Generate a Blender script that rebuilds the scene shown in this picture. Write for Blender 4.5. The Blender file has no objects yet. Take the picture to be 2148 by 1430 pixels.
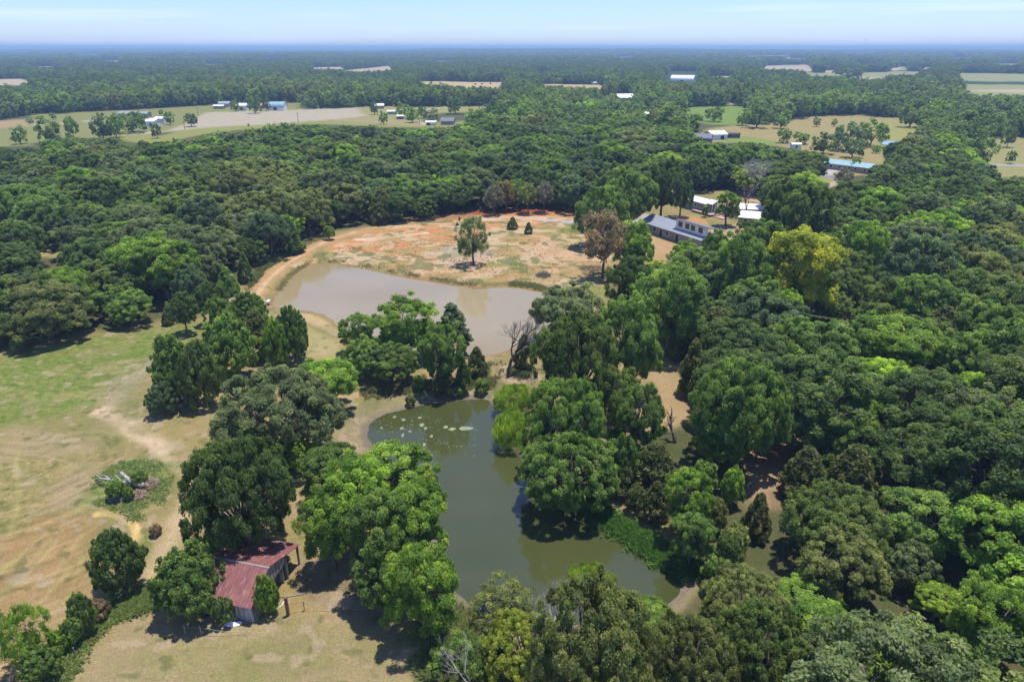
import bpy, math, random
import numpy as np
from mathutils import Vector, Matrix

# ------------------------------------------------------------------ camera, light, exposure
PITCH = math.radians(23.22)
H = 50.0
F = 1432.0
SC = bpy.context.scene
COL = SC.collection
cam_d = bpy.data.cameras.new('camera'); cam = bpy.data.objects.new('camera', cam_d); COL.objects.link(cam)
cam.location = (0, 0, H)
cam.rotation_euler = (math.radians(90) - PITCH, 0, 0)
cam_d.sensor_width = 36.0; cam_d.lens = 36.0 * F / 2148.0
cam_d.clip_start = 1.0; cam_d.clip_end = 120000.0
SC.camera = cam

SUN_EL, SUN_AZ = math.radians(79), math.radians(50)      # azimuth measured from the view direction towards the right
world = bpy.data.worlds.new('World'); SC.world = world; world.use_nodes = True
wn = world.node_tree; wn.nodes.clear()
w_out = wn.nodes.new('ShaderNodeOutputWorld'); w_bg = wn.nodes.new('ShaderNodeBackground')
sky = wn.nodes.new('ShaderNodeTexSky'); sky.sky_type = 'NISHITA'; sky.sun_disc = False
sky.sun_elevation = SUN_EL; sky.sun_rotation = SUN_AZ; sky.altitude = 200; sky.air_density = 1.0; sky.dust_density = 0.2; sky.ozone_density = 3.0
w_bg.inputs['Strength'].default_value = 0.15
wt = wn.nodes.new('ShaderNodeTexCoord'); wm = wn.nodes.new('ShaderNodeMapping'); wm.inputs['Scale'].default_value = (1.2, 1.2, 30)
wno = wn.nodes.new('ShaderNodeTexNoise'); wno.inputs['Scale'].default_value = 2.2; wno.inputs['Detail'].default_value = 5
wr = wn.nodes.new('ShaderNodeValToRGB'); wr.color_ramp.elements[0].position = 0.52; wr.color_ramp.elements[1].position = 0.8
wr.color_ramp.elements[1].color = (0.6, 0.6, 0.6, 1)
wx = wn.nodes.new('ShaderNodeMix'); wx.data_type = 'RGBA'; wx.inputs[7].default_value = (5.4, 6.0, 7.8, 1)
wn.links.new(wt.outputs['Generated'], wm.inputs['Vector']); wn.links.new(wm.outputs[0], wno.inputs['Vector'])
wn.links.new(wno.outputs[0], wr.inputs[0]); wn.links.new(wr.outputs[0], wx.inputs[0])
wtint = wn.nodes.new('ShaderNodeMix'); wtint.data_type = 'RGBA'; wtint.blend_type = 'MULTIPLY'; wtint.inputs[0].default_value = 1; wtint.inputs[7].default_value = (0.62, 0.72, 1.05, 1)
wn.links.new(sky.outputs[0], wtint.inputs[6]); wn.links.new(wtint.outputs[2], wx.inputs[6]); wn.links.new(wx.outputs[2], w_bg.inputs['Color']); wn.links.new(w_bg.outputs[0], w_out.inputs[0])

sun_d = bpy.data.lights.new('sun', 'SUN'); sun = bpy.data.objects.new('sun', sun_d); COL.objects.link(sun)
sun_d.energy = 4.6; sun_d.angle = math.radians(0.53); sun_d.color = (1.0, 0.96, 0.89)
sv = Vector((math.sin(SUN_AZ) * math.cos(SUN_EL), math.cos(SUN_AZ) * math.cos(SUN_EL), math.sin(SUN_EL)))
sun.rotation_euler = sv.to_track_quat('Z', 'Y').to_euler()
SC.view_settings.view_transform = 'Standard'; SC.view_settings.look = 'None'
SC.view_settings.exposure = 0.34; SC.view_settings.gamma = 1.0
SC.render.engine = 'CYCLES'
SC.cycles.use_denoising = True; SC.cycles.denoiser = 'OPENIMAGEDENOISE'; SC.cycles.denoising_input_passes = 'RGB_ALBEDO_NORMAL'; SC.cycles.denoising_prefilter = 'ACCURATE'
SC.cycles.max_bounces = 7; SC.cycles.diffuse_bounces = 4; SC.cycles.glossy_bounces = 2
SC.cycles.transmission_bounces = 5; SC.cycles.volume_bounces = 0; SC.cycles.transparent_max_bounces = 4
SC.cycles.use_light_tree = False
SC.cycles.sample_clamp_indirect = 4

HAZE_DENSITY = 0.00021

# ------------------------------------------------------------------ picture <-> ground
cp, sp = math.cos(PITCH), math.sin(PITCH)
def P(px, py, z=0.0):
    x = (px - 1074) / F; y = -(py - 715) / F
    d = (x, cp + y * sp, -sp + y * cp)
    t = (z - H) / min(d[2], -0.0012)
    return Vector((d[0] * t, d[1] * t, z))
def proj(x, y, z):
    yc = y * sp + (z - H) * cp; dep = y * cp - (z - H) * sp
    dep = np.maximum(dep, 0.1)
    return 1074 + F * x / dep, 715 - F * yc / dep
def depth(p): return p[1] * cp - (p[2] - H) * sp
def wpoly(pts, z=0.0): return np.array([P(a, b, z)[:2] for a, b in pts])

# ------------------------------------------------------------------ numpy helpers
def hash2(ix, iy, s):
    n = (ix * 374761393 + iy * 668265263 + s * 974711) & 0x7fffffff
    n = ((n ^ (n >> 13)) * 1274126177) & 0x7fffffff
    return ((n ^ (n >> 16)) & 0xffff) / 65535.0
def vnoise(x, y, s=0):
    ix = np.floor(x).astype(np.int64); iy = np.floor(y).astype(np.int64)
    fx = x - ix; fy = y - iy; fx = fx * fx * (3 - 2 * fx); fy = fy * fy * (3 - 2 * fy)
    a = hash2(ix, iy, s); b = hash2(ix + 1, iy, s); c = hash2(ix, iy + 1, s); d = hash2(ix + 1, iy + 1, s)
    return (a + (b - a) * fx) * (1 - fy) + (c + (d - c) * fx) * fy
def fbm(x, y, sc, s=0, o=3):
    v = 0; a = 1; t = 0
    for i in range(o):
        v = v + a * vnoise(x / sc * 2 ** i, y / sc * 2 ** i, s + i * 17); t += a; a *= 0.55
    return v / t
def seg_dist(px, py, pts, closed):
    n = len(pts); best = np.full(px.shape, 1e18)
    for i in range(n if closed else n - 1):
        ax, ay = pts[i]; bx, by = pts[(i + 1) % n]
        dx, dy = bx - ax, by - ay; L = dx * dx + dy * dy + 1e-12
        t = np.clip(((px - ax) * dx + (py - ay) * dy) / L, 0, 1)
        best = np.minimum(best, (px - ax - t * dx) ** 2 + (py - ay - t * dy) ** 2)
    return np.sqrt(best)
def inside(px, py, pts):
    n = len(pts); r = np.zeros(np.shape(px), bool)
    for i in range(n):
        ax, ay = pts[i]; bx, by = pts[(i + 1) % n]
        if ay == by: continue
        c = ((ay > py) != (by > py)) & (px < (bx - ax) * (py - ay) / (by - ay) + ax)
        r ^= c
    return r
def sdf(px, py, pts):                                   # negative inside
    d = seg_dist(px, py, pts, True); return np.where(inside(px, py, pts), -d, d)
def smooth(a, b, x):
    t = np.clip((x - a) / (b - a), 0, 1); return t * t * (3 - 2 * t)
def catmull(pts, n=6, closed=True):
    pts = np.array(pts, float); m = len(pts); out = []
    for i in range(m if closed else m - 1):
        if closed: p = [pts[(i + k - 1) % m] for k in range(4)]
        else: p = [pts[min(max(i + k - 1, 0), m - 1)] for k in range(4)]
        for j in range(n):
            t = j / n
            out.append(0.5 * (2 * p[1] + (p[2] - p[0]) * t + (2 * p[0] - 5 * p[1] + 4 * p[2] - p[3]) * t * t + (3 * p[1] - p[0] - 3 * p[2] + p[3]) * t ** 3))
    if not closed: out.append(pts[-1])
    return np.array(out)

# ------------------------------------------------------------------ layout traced on the photograph (pixel outlines laid on the ground)
WATER_Z = -0.8
UPPER = [(573,640),(584,615),(598,594),(622,572),(650,558),(682,554),(720,557),(760,563),(800,573),(850,583),(900,591),(950,599),(1000,606),(1040,604),(1080,603),(1110,609),(1145,614),(1165,640),(1150,690),(1100,722),(1040,742),(960,745),(880,742),(800,735),(745,712),(720,694),(700,672),(670,658),(640,652),(605,650)]
LOWER = [(770,905),(778,888),(803,872),(845,859),(890,849),(950,841),(1005,838),(1030,845),(1046,862),(1060,900),(1085,950),(1115,990),(1155,1018),(1215,1055),(1243,1075),(1290,1112),(1340,1147),(1385,1178),(1412,1203),(1428,1228),(1420,1252),(1380,1275),(1320,1295),(1240,1310),(1140,1318),(1070,1318),(1036,1304),(1005,1288),(975,1262),(955,1240),(930,1180),(912,1120),(895,1060),(860,1005),(810,965),(778,935)]
upper_w = catmull(wpoly(UPPER, WATER_Z), 5); lower_w = catmull(wpoly(LOWER, WATER_Z), 5)

OPEN_PX = dict(
 main=[(-900,790),(0,735),(60,715),(150,702),(240,692),(340,670),(400,668),(440,650),(500,610),(515,590),(530,570),(560,545),(640,505),(700,485),(800,468),(900,457),(1000,443),(1100,437),(1190,440),(1215,462),(1215,500),(1300,530),(1440,530),(1400,548),(1320,560),(1280,605),(1290,660),(1350,700),(1400,720),(1420,760),(1455,800),(1460,870),(1440,900),(1330,920),(1300,1000),(1400,1100),(1480,1175),(1460,1240),(1400,1290),(1300,1420),(1300,2600),(-2600,2600),(-2600,900)],
 clearing=[(1560,905),(1640,878),(1692,888),(1690,940),(1650,1003),(1617,1065),(1565,1048)],
 yard=[(1190,440),(1290,450),(1340,436),(1400,398),(1440,400),(1520,400),(1620,415),(1618,470),(1560,505),(1500,512),(1420,530),(1340,540),(1215,520)],
 roadgap=[(1700,388),(1735,330),(1850,332),(1852,362),(1790,370),(1745,392),(1722,412),(1700,408)],
 glade=[(60,520),(155,516),(150,535),(70,540)],
 gap_a=[(1600,548),(1660,540),(1655,570),(1610,575)],
 gap_b=[(1240,330),(1258,330),(1258,368),(1244,366)],
 mown=[(335,285),(385,262),(430,236),(600,230),(780,223),(775,240),(850,252),(935,256),(1010,252),(960,266),(880,268),(790,266),(700,262),(620,262),(540,270),(450,278),(330,300),(250,292),(240,270)],
 west=[(-900,262),(0,252),(60,240),(200,233),(300,228),(440,220),(470,216),(640,214),(640,234),(430,240),(380,265),(300,290),(255,290),(200,290),(130,290),(60,302),(0,308),(-900,330)],
 strip_a=[(876,171),(925,170),(990,172),(1060,172),(1060,184),(1000,186),(940,182),(905,182),(876,176)],
 strip_b=[(1130,176),(1270,178),(1268,187),(1215,186),(1130,182)],
 hamlet=[(760,222),(900,224),(990,222),(1045,224),(1040,232),(900,240),(880,256),(775,246)],
 green=[(1425,226),(1500,222),(1575,222),(1578,236),(1565,258),(1520,262),(1470,258),(1430,244)],
 pasture=[(1480,272),(1560,262),(1640,255),(1700,243),(1800,240),(1935,252),(1932,285),(1880,300),(1862,330),(1850,342),(1740,330),(1690,318),(1620,305),(1560,300),(1478,296)],
 east=[(2020,292),(2090,288),(2900,280),(2900,390),(2148,372),(2085,375),(2070,350),(2040,330)],
 far_a=[(1680,153),(1760,153),(1930,150),(1930,160),(1700,163)],
 far_b=[(2005,153),(2148,155),(2900,158),(2900,172),(2148,172),(2010,168)],
 far_c=[(2012,178),(2148,178),(2900,180),(2900,206),(2148,203),(2030,203),(2018,190)],
 far_d=[(1600,138),(1700,136),(1708,150),(1600,147)],
 far_e=[(-60,168),(50,165),(70,172),(40,182),(-60,186)],
 far_f=[(650,142),(720,140),(722,146),(655,148)],
 far_g=[(700,150),(820,138),(825,149),(760,154)],
 far_h=[(1880,140),(1905,140),(1905,147),(1880,147)],
 far_i=[(1560,118),(1660,116),(1660,119),(1565,121)],
 far_j=[(2060,102),(2148,100),(2148,103),(2070,105)],
 dome=[(1400,150),(1465,150),(1465,176),(1385,176)],
 teal=[(1285,195),(1330,195),(1330,215),(1285,215)],
 lane_gap=[(1345,236),(1372,234),(1370,250),(1345,250)],
 p0=[(1190,236),(1216,235.4),(1212,243),(1196,243.5)], p1=[(1250,203),(1276,202.4),(1272,211),(1256,211.5)], p2=[(880,258),(905,257.4),(901,262),(886,262.5)], p3=[(1480,160),(1540,159.4),(1536,164),(1486,164.5)], p4=[(1770,164),(1860,163.4),(1856,169),(1776,169.5)], p5=[(1725,148),(1760,147.4),(1756,152),(1731,152.5)], p6=[(1790,133),(1850,132.4),(1846,135.5),(1796,136)], p7=[(1865,143),(1890,142.4),(1886,148),(1871,148.5)], p8=[(1930,142),(1960,141.4),(1956,146),(1936,146.5)], p9=[(1280,120),(1340,119.4),(1336,122),(1286,122.5)], p10=[(1420,116),(1480,115.4),(1476,118),(1426,118.5)], p11=[(900,128),(960,127.4),(956,130.5),(906,131)], p12=[(420,135),(470,134.4),(466,137.5),(426,138)], p13=[(200,128),(260,127.4),(256,130.5),(206,131)], p14=[(60,140),(120,139.4),(116,143),(66,143.5)], p15=[(540,122),(600,121.4),(596,124),(546,124.5)], p16=[(1120,150),(1165,149.4),(1161,153),(1126,153.5)], p17=[(1980,122),(2040,121.4),(2036,124),(1986,124.5)], p18=[(2080,134),(2148,133.4),(2144,137.5),(2086,138)], p19=[(1640,123),(1700,122.4),(1696,125),(1646,125.5)], p20=[(300,158),(330,157.4),(326,161),(306,161.5)], p21=[(1560,196),(1590,195.4),(1586,199),(1566,199.5)], p22=[(1895,212),(1925,211.4),(1921,217),(1901,217.5)], p23=[(1150,264),(1175,263.4),(1171,270),(1156,270.5)], p24=[(1110,280),(1128,279.4),(1124,288),(1116,288.5)], p25=[(1300,300),(1318,299.4),(1314,306),(1306,306.5)], p26=[(1520,215),(1545,214.4),(1541,219),(1526,219.5)], p27=[(980,112),(1050,111.4),(1046,113.5),(986,114)], p28=[(150,115),(220,114.4),(216,116.5),(156,117)], p29=[(1760,112),(1840,111.4),(1836,113.5),(1766,114)],
 dark_roof=[(1450,280),(1495,280),(1495,298),(1460,296)],
)
OPEN_NP = {k: np.array(v, float) for k, v in OPEN_PX.items()}
def in_open(px, py):
    r = np.zeros(np.shape(px), bool)
    for v in OPEN_NP.values():
        m = (px > v[:, 0].min()) & (px < v[:, 0].max()) & (py > v[:, 1].min()) & (py < v[:, 1].max())
        if m.any():
            r |= m & inside(px, py, v)
    return r

# ------------------------------------------------------------------ terrain
def terrain_far(x, y):
    d = np.hypot(x, y)
    a = smooth(900, 7000, d)
    return a * (fbm(x, y * 0.7, 2600, 5, 3) - 0.42) * 60 + smooth(6000, 20000, d) * smooth(0, 9000, x) * 14
def ground_z(x, y, su=None, sl=None):
    x = np.asarray(x, float); y = np.asarray(y, float)
    z = terrain_far(x, y)
    near = 1 - smooth(300, 500, np.hypot(x, y))
    z = z + near * (fbm(x, y, 9, 3, 3) - 0.5) * 0.35
    for poly, sd, w in ((upper_w, su, 4.0), (lower_w, sl, 4.5)):
        if sd is None:
            lo = poly.min(0) - 12; hi = poly.max(0) + 12
            m = (x > lo[0]) & (x < hi[0]) & (y > lo[1]) & (y < hi[1])
            sd = np.full(x.shape, 99.0)
            if np.any(m): sd[m] = sdf(x[m], y[m], poly)
        sd = sd + (fbm(x, y, 2.2, 9, 2) - 0.5) * 0.8
        bank = smooth(0, w, sd)
        zb = np.where(sd > 0, WATER_Z + 0.03 + (0 - WATER_Z) * bank, WATER_Z + 0.03 + np.maximum(sd * 0.45, -1.6))
        k = 1 - smooth(w, w + 3, sd)
        z = z * (1 - k) + np.minimum(zb, 0.2) * k
    return z
def gz(x, y): return float(ground_z(np.array([x]), np.array([y]))[0])

# ------------------------------------------------------------------ materials
def nmat(name):
    m = bpy.data.materials.new(name); m.use_nodes = True; nt = m.node_tree; nt.nodes.clear()
    o = nt.nodes.new('ShaderNodeOutputMaterial'); b = nt.nodes.new('ShaderNodeBsdfPrincipled'); nt.links.new(b.outputs[0], o.inputs[0])
    return m, nt, b, o
def N(nt, t, **kw):
    n = nt.nodes.new(t)
    for k, v in kw.items(): setattr(n, k, v)
    return n
def mathn(nt, op, a, b=None, c=None):
    n = N(nt, 'ShaderNodeMath', operation=op)
    for i, v in enumerate((a, b, c)):
        if v is None: continue
        if isinstance(v, (int, float)): n.inputs[i].default_value = v
        else: nt.links.new(v, n.inputs[i])
    return n.outputs[0]
def mixc(nt, f, a, b, bt='MIX'):
    n = N(nt, 'ShaderNodeMix', data_type='RGBA', blend_type=bt)
    for i, v in ((0, f), (6, a), (7, b)):
        if isinstance(v, (int, float)): n.inputs[i].default_value = v
        elif isinstance(v, tuple): n.inputs[i].default_value = (*v, 1) if len(v) == 3 else v
        else: nt.links.new(v, n.inputs[i])
    return n.outputs[2]
def noise(nt, vec, scale, detail=3, rough=0.6):
    n = N(nt, 'ShaderNodeTexNoise'); n.inputs['Scale'].default_value = scale; n.inputs['Detail'].default_value = detail
    n.inputs['Roughness'].default_value = rough
    if vec is not None: nt.links.new(vec, n.inputs['Vector'])
    return n.outputs[0]
def ramp(nt, f, stops):
    n = N(nt, 'ShaderNodeValToRGB'); cr = n.color_ramp
    while len(cr.elements) < len(stops): cr.elements.new(0.5)
    for e, (p, c) in zip(cr.elements, stops):
        e.position = p; e.color = (c, c, c, 1) if isinstance(c, (int, float)) else (*c, 1)
    nt.links.new(f, n.inputs[0]); return n.outputs[0]

def leaf_material(name, instanced=False, dry=False):
    m, nt, b, o = nmat(name)
    if instanced:
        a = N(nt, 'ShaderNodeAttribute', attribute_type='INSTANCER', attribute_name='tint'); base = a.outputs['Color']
    else:
        a = N(nt, 'ShaderNodeObjectInfo'); base = a.outputs['Color']
    c = N(nt, 'ShaderNodeAttribute', attribute_type='GEOMETRY', attribute_name='clump')
    v = mathn(nt, 'MULTIPLY_ADD', c.outputs['Fac'], 0.75, 0.62)
    col = mixc(nt, 1.0, base, N_comb(nt, v), 'MULTIPLY')
    hs = N(nt, 'ShaderNodeHueSaturation'); nt.links.new(col, hs.inputs['Color'])
    a2 = N(nt, 'ShaderNodeAttribute', attribute_type='GEOMETRY', attribute_name='leaf')
    nt.links.new(mathn(nt, 'ADD', mathn(nt, 'MULTIPLY_ADD', a2.outputs['Fac'], -0.04, 0.522), mathn(nt, 'MULTIPLY_ADD', c.outputs['Fac'], -0.035, 0.012)), hs.inputs['Hue'])
    nt.links.new(mathn(nt, 'MULTIPLY_ADD', a2.outputs['Fac'], 0.7, 0.68), hs.inputs['Value'])
    col = hs.outputs[0]
    nt.links.new(col, b.inputs['Base Color']); b.inputs['Roughness'].default_value = 0.5
    b.inputs['Specular IOR Level'].default_value = 0.22
    if not dry:
        tr = N(nt, 'ShaderNodeBsdfTranslucent'); nt.links.new(mixc(nt, 1.0, col, (1.5, 1.6, 0.7), 'MULTIPLY'), tr.inputs[0])
        mx = N(nt, 'ShaderNodeMixShader'); mx.inputs[0].default_value = 0.54
        nt.links.new(b.outputs[0], mx.inputs[1]); nt.links.new(tr.outputs[0], mx.inputs[2]); nt.links.new(mx.outputs[0], o.inputs[0])
    return m
def N_comb(nt, v):
    n = N(nt, 'ShaderNodeCombineColor')
    for i in range(3): nt.links.new(v, n.inputs[i])
    return n.outputs[0]
M_LEAF = leaf_material('leaves')
M_FAR = leaf_material('woodland_leaves', instanced=True)
def plain(name, c1, c2, scale=3.0, rough=0.8, bump=0.0, metal=0.0, stretch=None, spec=0.4, detail=4):
    m, nt, b, o = nmat(name)
    tc = N(nt, 'ShaderNodeTexCoord'); vec = tc.outputs['Object']
    if stretch:
        mp = N(nt, 'ShaderNodeMapping'); mp.inputs['Scale'].default_value = stretch; nt.links.new(vec, mp.inputs[0]); vec = mp.outputs[0]
    f = noise(nt, vec, scale, detail)
    nt.links.new(mixc(nt, ramp(nt, f, [(0.36, 0.0), (0.64, 1.0)]), c1, c2), b.inputs['Base Color'])
    b.inputs['Roughness'].default_value = rough; b.inputs['Metallic'].default_value = metal; b.inputs['Specular IOR Level'].default_value = spec
    if bump:
        bn = N(nt, 'ShaderNodeBump'); bn.inputs['Strength'].default_value = bump; bn.inputs['Distance'].default_value = 0.1
        nt.links.new(f, bn.inputs['Height']); nt.links.new(bn.outputs[0], b.inputs['Normal'])
    return m
M_BARK = plain('bark', (0.09, 0.07, 0.055), (0.19, 0.16, 0.13), 2.0, 0.95, 0.4, stretch=(1, 1, 0.25))
M_DEAD = plain('bleached_wood', (0.22, 0.20, 0.19), (0.42, 0.40, 0.38), 2.0, 0.9, 0.3, stretch=(1, 1, 0.25))
M_DEADDARK = plain('dark_dead_wood', (0.07, 0.06, 0.055), (0.17, 0.15, 0.13), 2.0, 0.95, 0.3)
M_WHITE = plain('white_paint', (0.72, 0.72, 0.72), (0.8, 0.8, 0.79), 1.5, 0.6)
M_WMETAL = plain('white_metal_roof', (0.68, 0.69, 0.70), (0.82, 0.82, 0.82), 0.8, 0.45, stretch=(1, 0.2, 1))
M_GREYROOF = plain('grey_metal_roof', (0.25, 0.27, 0.31), (0.31, 0.33, 0.37), 0.8, 0.5, stretch=(6, 0.4, 1))
M_SHINGLE = plain('grey_shingles', (0.13, 0.13, 0.14), (0.22, 0.22, 0.23), 2.0, 0.9)
M_TEALROOF = plain('teal_metal_roof', (0.20, 0.36, 0.37), (0.29, 0.44, 0.45), 0.7, 0.5, stretch=(4, 0.4, 1))
M_TEALWALL = plain('teal_wall', (0.10, 0.24, 0.24), (0.15, 0.30, 0.30), 1.0, 0.8)
M_REDROOF = plain('red_brown_roof', (0.24, 0.10, 0.08), (0.34, 0.16, 0.13), 1.0, 0.7)
M_TAN = plain('tan_wall', (0.38, 0.31, 0.23), (0.46, 0.38, 0.29), 1.5, 0.9)
M_BRICK = plain('pale_brick', (0.33, 0.22, 0.17), (0.46, 0.35, 0.28), 4.0, 0.9)
M_GREYWALL = plain('grey_siding', (0.25, 0.24, 0.22), (0.34, 0.33, 0.30), 2.0, 0.85, stretch=(1, 1, 6))
M_BROWNWALL = plain('brown_boards', (0.11, 0.08, 0.06), (0.19, 0.14, 0.11), 3.0, 0.9, stretch=(4, 4, 0.4))
M_DARK = plain('dark_opening', (0.015, 0.015, 0.017), (0.03, 0.03, 0.035), 2.0, 0.5)
m_, nt_, b_, o_ = nmat('window_glass'); b_.inputs['Base Color'].default_value = (0.02, 0.027, 0.035, 1); b_.inputs['Roughness'].default_value = 0.06; M_GLASS = m_
M_DECK = plain('deck_boards', (0.33, 0.22, 0.17), (0.46, 0.33, 0.26), 3.0, 0.85, stretch=(5, 0.5, 1))
M_POST = plain('rusty_post', (0.12, 0.06, 0.04), (0.22, 0.12, 0.08), 5.0, 0.9)
M_CONC = plain('pale_concrete', (0.52, 0.51, 0.49), (0.68, 0.67, 0.65), 2.0, 0.85)
M_WIRE = plain('galvanised_wire', (0.25, 0.25, 0.25), (0.35, 0.34, 0.33), 5.0, 0.5, metal=0.6)
M_TIMBER = plain('grey_timber', (0.20, 0.18, 0.16), (0.34, 0.31, 0.28), 4.0, 0.9, stretch=(3, 3, 0.4))
M_BLUE = plain('blue_plastic', (0.10, 0.32, 0.50), (0.25, 0.50, 0.62), 4.0, 0.5)

def grass_material(name, c1, c2):
    m, nt, b, o = nmat(name)
    a2 = N(nt, 'ShaderNodeAttribute', attribute_type='GEOMETRY', attribute_name='leaf')
    nt.links.new(mixc(nt, a2.outputs['Fac'], c1, c2), b.inputs['Base Color']); b.inputs['Roughness'].default_value = 0.75
    b.inputs['Specular IOR Level'].default_value = 0.2
    tr = N(nt, 'ShaderNodeBsdfTranslucent'); nt.links.new(mixc(nt, a2.outputs['Fac'], c1, c2), tr.inputs[0])
    mx = N(nt, 'ShaderNodeMixShader'); mx.inputs[0].default_value = 0.5
    nt.links.new(b.outputs[0], mx.inputs[1]); nt.links.new(tr.outputs[0], mx.inputs[2]); nt.links.new(mx.outputs[0], o.inputs[0])
    return m

# ------------------------------------------------------------------ object helpers
def tag(o, label=None, cat=None, group=None, kind=None):
    if label: o['label'] = label
    if cat: o['category'] = cat
    if group: o['group'] = group
    if kind: o['kind'] = kind
    return o
def empty(name, loc, label=None, cat=None, group=None, rz=0.0):
    o = bpy.data.objects.new(name, None); COL.objects.link(o); o.location = loc; o.rotation_euler = (0, 0, rz)
    o.empty_display_size = 0.5
    return tag(o, label, cat, group)
def link(name, mesh, parent=None, loc=None):
    o = bpy.data.objects.new(name, mesh); COL.objects.link(o)
    if parent is not None: o.parent = parent
    if loc is not None: o.location = loc
    return o
def np_mesh(name, verts, faces4, mat, attrs=None, smooth_=False, tris=False):
    k = faces4.shape[1]; me = bpy.data.meshes.new(name)
    me.vertices.add(len(verts)); me.vertices.foreach_set('co', verts.astype(np.float32).ravel())
    me.loops.add(faces4.size); me.loops.foreach_set('vertex_index', faces4.astype(np.int32).ravel())
    me.polygons.add(len(faces4)); me.polygons.foreach_set('loop_start', np.arange(0, faces4.size, k, dtype=np.int32))
    for n, (dom, ty, arr) in (attrs or {}).items():
        at = me.attributes.new(n, ty, dom)
        at.data.foreach_set('value' if ty == 'FLOAT' else ('color' if 'COLOR' in ty else 'vector'), arr.astype(np.float32).ravel())
    if smooth_: me.polygons.foreach_set('use_smooth', np.ones(len(faces4), bool))
    me.update(calc_edges=True)
    if mat: me.materials.append(mat)
    return me
class MB:
    def __init__(s): s.v = []; s.f = []
    def add(s, vs, fs):
        n = len(s.v); s.v += [tuple(v) for v in vs]; s.f += [tuple(i + n for i in f) for f in fs]
    def box(s, x0, x1, y0, y1, z0, z1):
        s.add([(x0,y0,z0),(x1,y0,z0),(x1,y1,z0),(x0,y1,z0),(x0,y0,z1),(x1,y0,z1),(x1,y1,z1),(x0,y1,z1)],
              [(0,3,2,1),(4,5,6,7),(0,1,5,4),(1,2,6,5),(2,3,7,6),(3,0,4,7)])
    def slab(s, quad, t):                                   # thick sheet: four corner points, thickness along its normal
        q = [Vector(v) for v in quad]; n = (q[1] - q[0]).cross(q[3] - q[0]).normalized() * t
        if n.z > 0: n = -n
        s.add(q + [v + n for v in q], [(0,1,2,3),(7,6,5,4),(0,4,5,1),(1,5,6,2),(2,6,7,3),(3,7,4,0)])
    def prism(s, prof, y0, y1):                             # profile in x,z extruded along y
        n = len(prof); s.add([(a, y0, b) for a, b in prof] + [(a, y1, b) for a, b in prof],
              [tuple(range(n))[::-1], tuple(range(n, 2 * n))] + [(i, (i + 1) % n, n + (i + 1) % n, n + i) for i in range(n)])
    def tube(s, pts, rad, n=6):
        pts = [Vector(p) for p in pts]; base = len(s.v); m = len(pts)
        for i, p in enumerate(pts):
            t = (pts[min(i + 1, m - 1)] - pts[max(i - 1, 0)]).normalized()
            a = t.cross(Vector((0.31, 0.93, 0.2))).normalized(); b = t.cross(a)
            for k in range(n):
                an = 2 * math.pi * k / n; s.v.append(tuple(p + (a * math.cos(an) + b * math.sin(an)) * rad[i]))
        for i in range(m - 1):
            for k in range(n):
                s.f.append((base + i * n + k, base + i * n + (k + 1) % n, base + (i + 1) * n + (k + 1) % n, base + (i + 1) * n + k))
        s.f.append(tuple(base + k for k in range(n))[::-1]); s.f.append(tuple(base + (m - 1) * n + k for k in range(n)))
    def mesh(s, name, mat, smooth_=False):
        me = bpy.data.meshes.new(name); me.from_pydata(s.v, [], s.f); me.validate(); me.update()
        if smooth_: me.polygons.foreach_set('use_smooth', np.ones(len(me.polygons), bool))
        if mat: me.materials.append(mat)
        return me
    def build(s, name, mat, parent=None, smooth_=False):
        return link(name, s.mesh(name, mat, smooth_), parent)

# ------------------------------------------------------------------ ground sheet
th_in = np.linspace(math.radians(-47), math.radians(47), 880)
th_out = np.linspace(math.radians(47), math.radians(313), 60)[1:-1]
th = np.concatenate([th_in, th_out])                        # full circle, fine in front
r1 = np.geomspace(34, 520, 760); r2 = np.geomspace(520, 45000, 260)[1:]
r0 = np.linspace(1.0, 34, 24)[:-1]
rr = np.concatenate([r0, r1, r2])
TH, RR = np.meshgrid(th, rr)
GX = (RR * np.sin(TH)).ravel(); GY = (RR * np.cos(TH)).ravel()
su = np.full(GX.shape, 99.0); sl = np.full(GX.shape, 99.0)
for poly, arr in ((upper_w, su), (lower_w, sl)):
    lo = poly.min(0) - 12; hi = poly.max(0) + 12
    m = (GX > lo[0]) & (GX < hi[0]) & (GY > lo[1]) & (GY < hi[1]); arr[m] = sdf(GX[m], GY[m], poly)
GZ = ground_z(GX, GY, su, sl)
nT, nR = len(th), len(rr)
ii, jj = np.meshgrid(np.arange(nR - 1), np.arange(nT), indexing='ij'); j2 = (jj + 1) % nT
faces = np.stack([ii * nT + jj, ii * nT + j2, (ii + 1) * nT + j2, (ii + 1) * nT + jj], -1).reshape(-1, 4)[:, ::-1]
CA = np.tile(np.array([0.115, 0.10, 0.055]), (len(GX), 1)); CB = np.tile(np.array([0.065, 0.08, 0.03]), (len(GX), 1))
ST = np.zeros(len(GX))
kf = smooth(500, 1200, np.hypot(GX, GY))[:, None]; CA = CA * (1 - kf) + np.array([.040, .070, .022]) * kf; CB = CB * (1 - kf) + np.array([.030, .056, .018]) * kf
w1 = (fbm(GX, GY, 6, 31, 3) - 0.5); w2 = (fbm(GX, GY, 1.6, 77, 2) - 0.5)
DIST = np.hypot(GX, GY)
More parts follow.
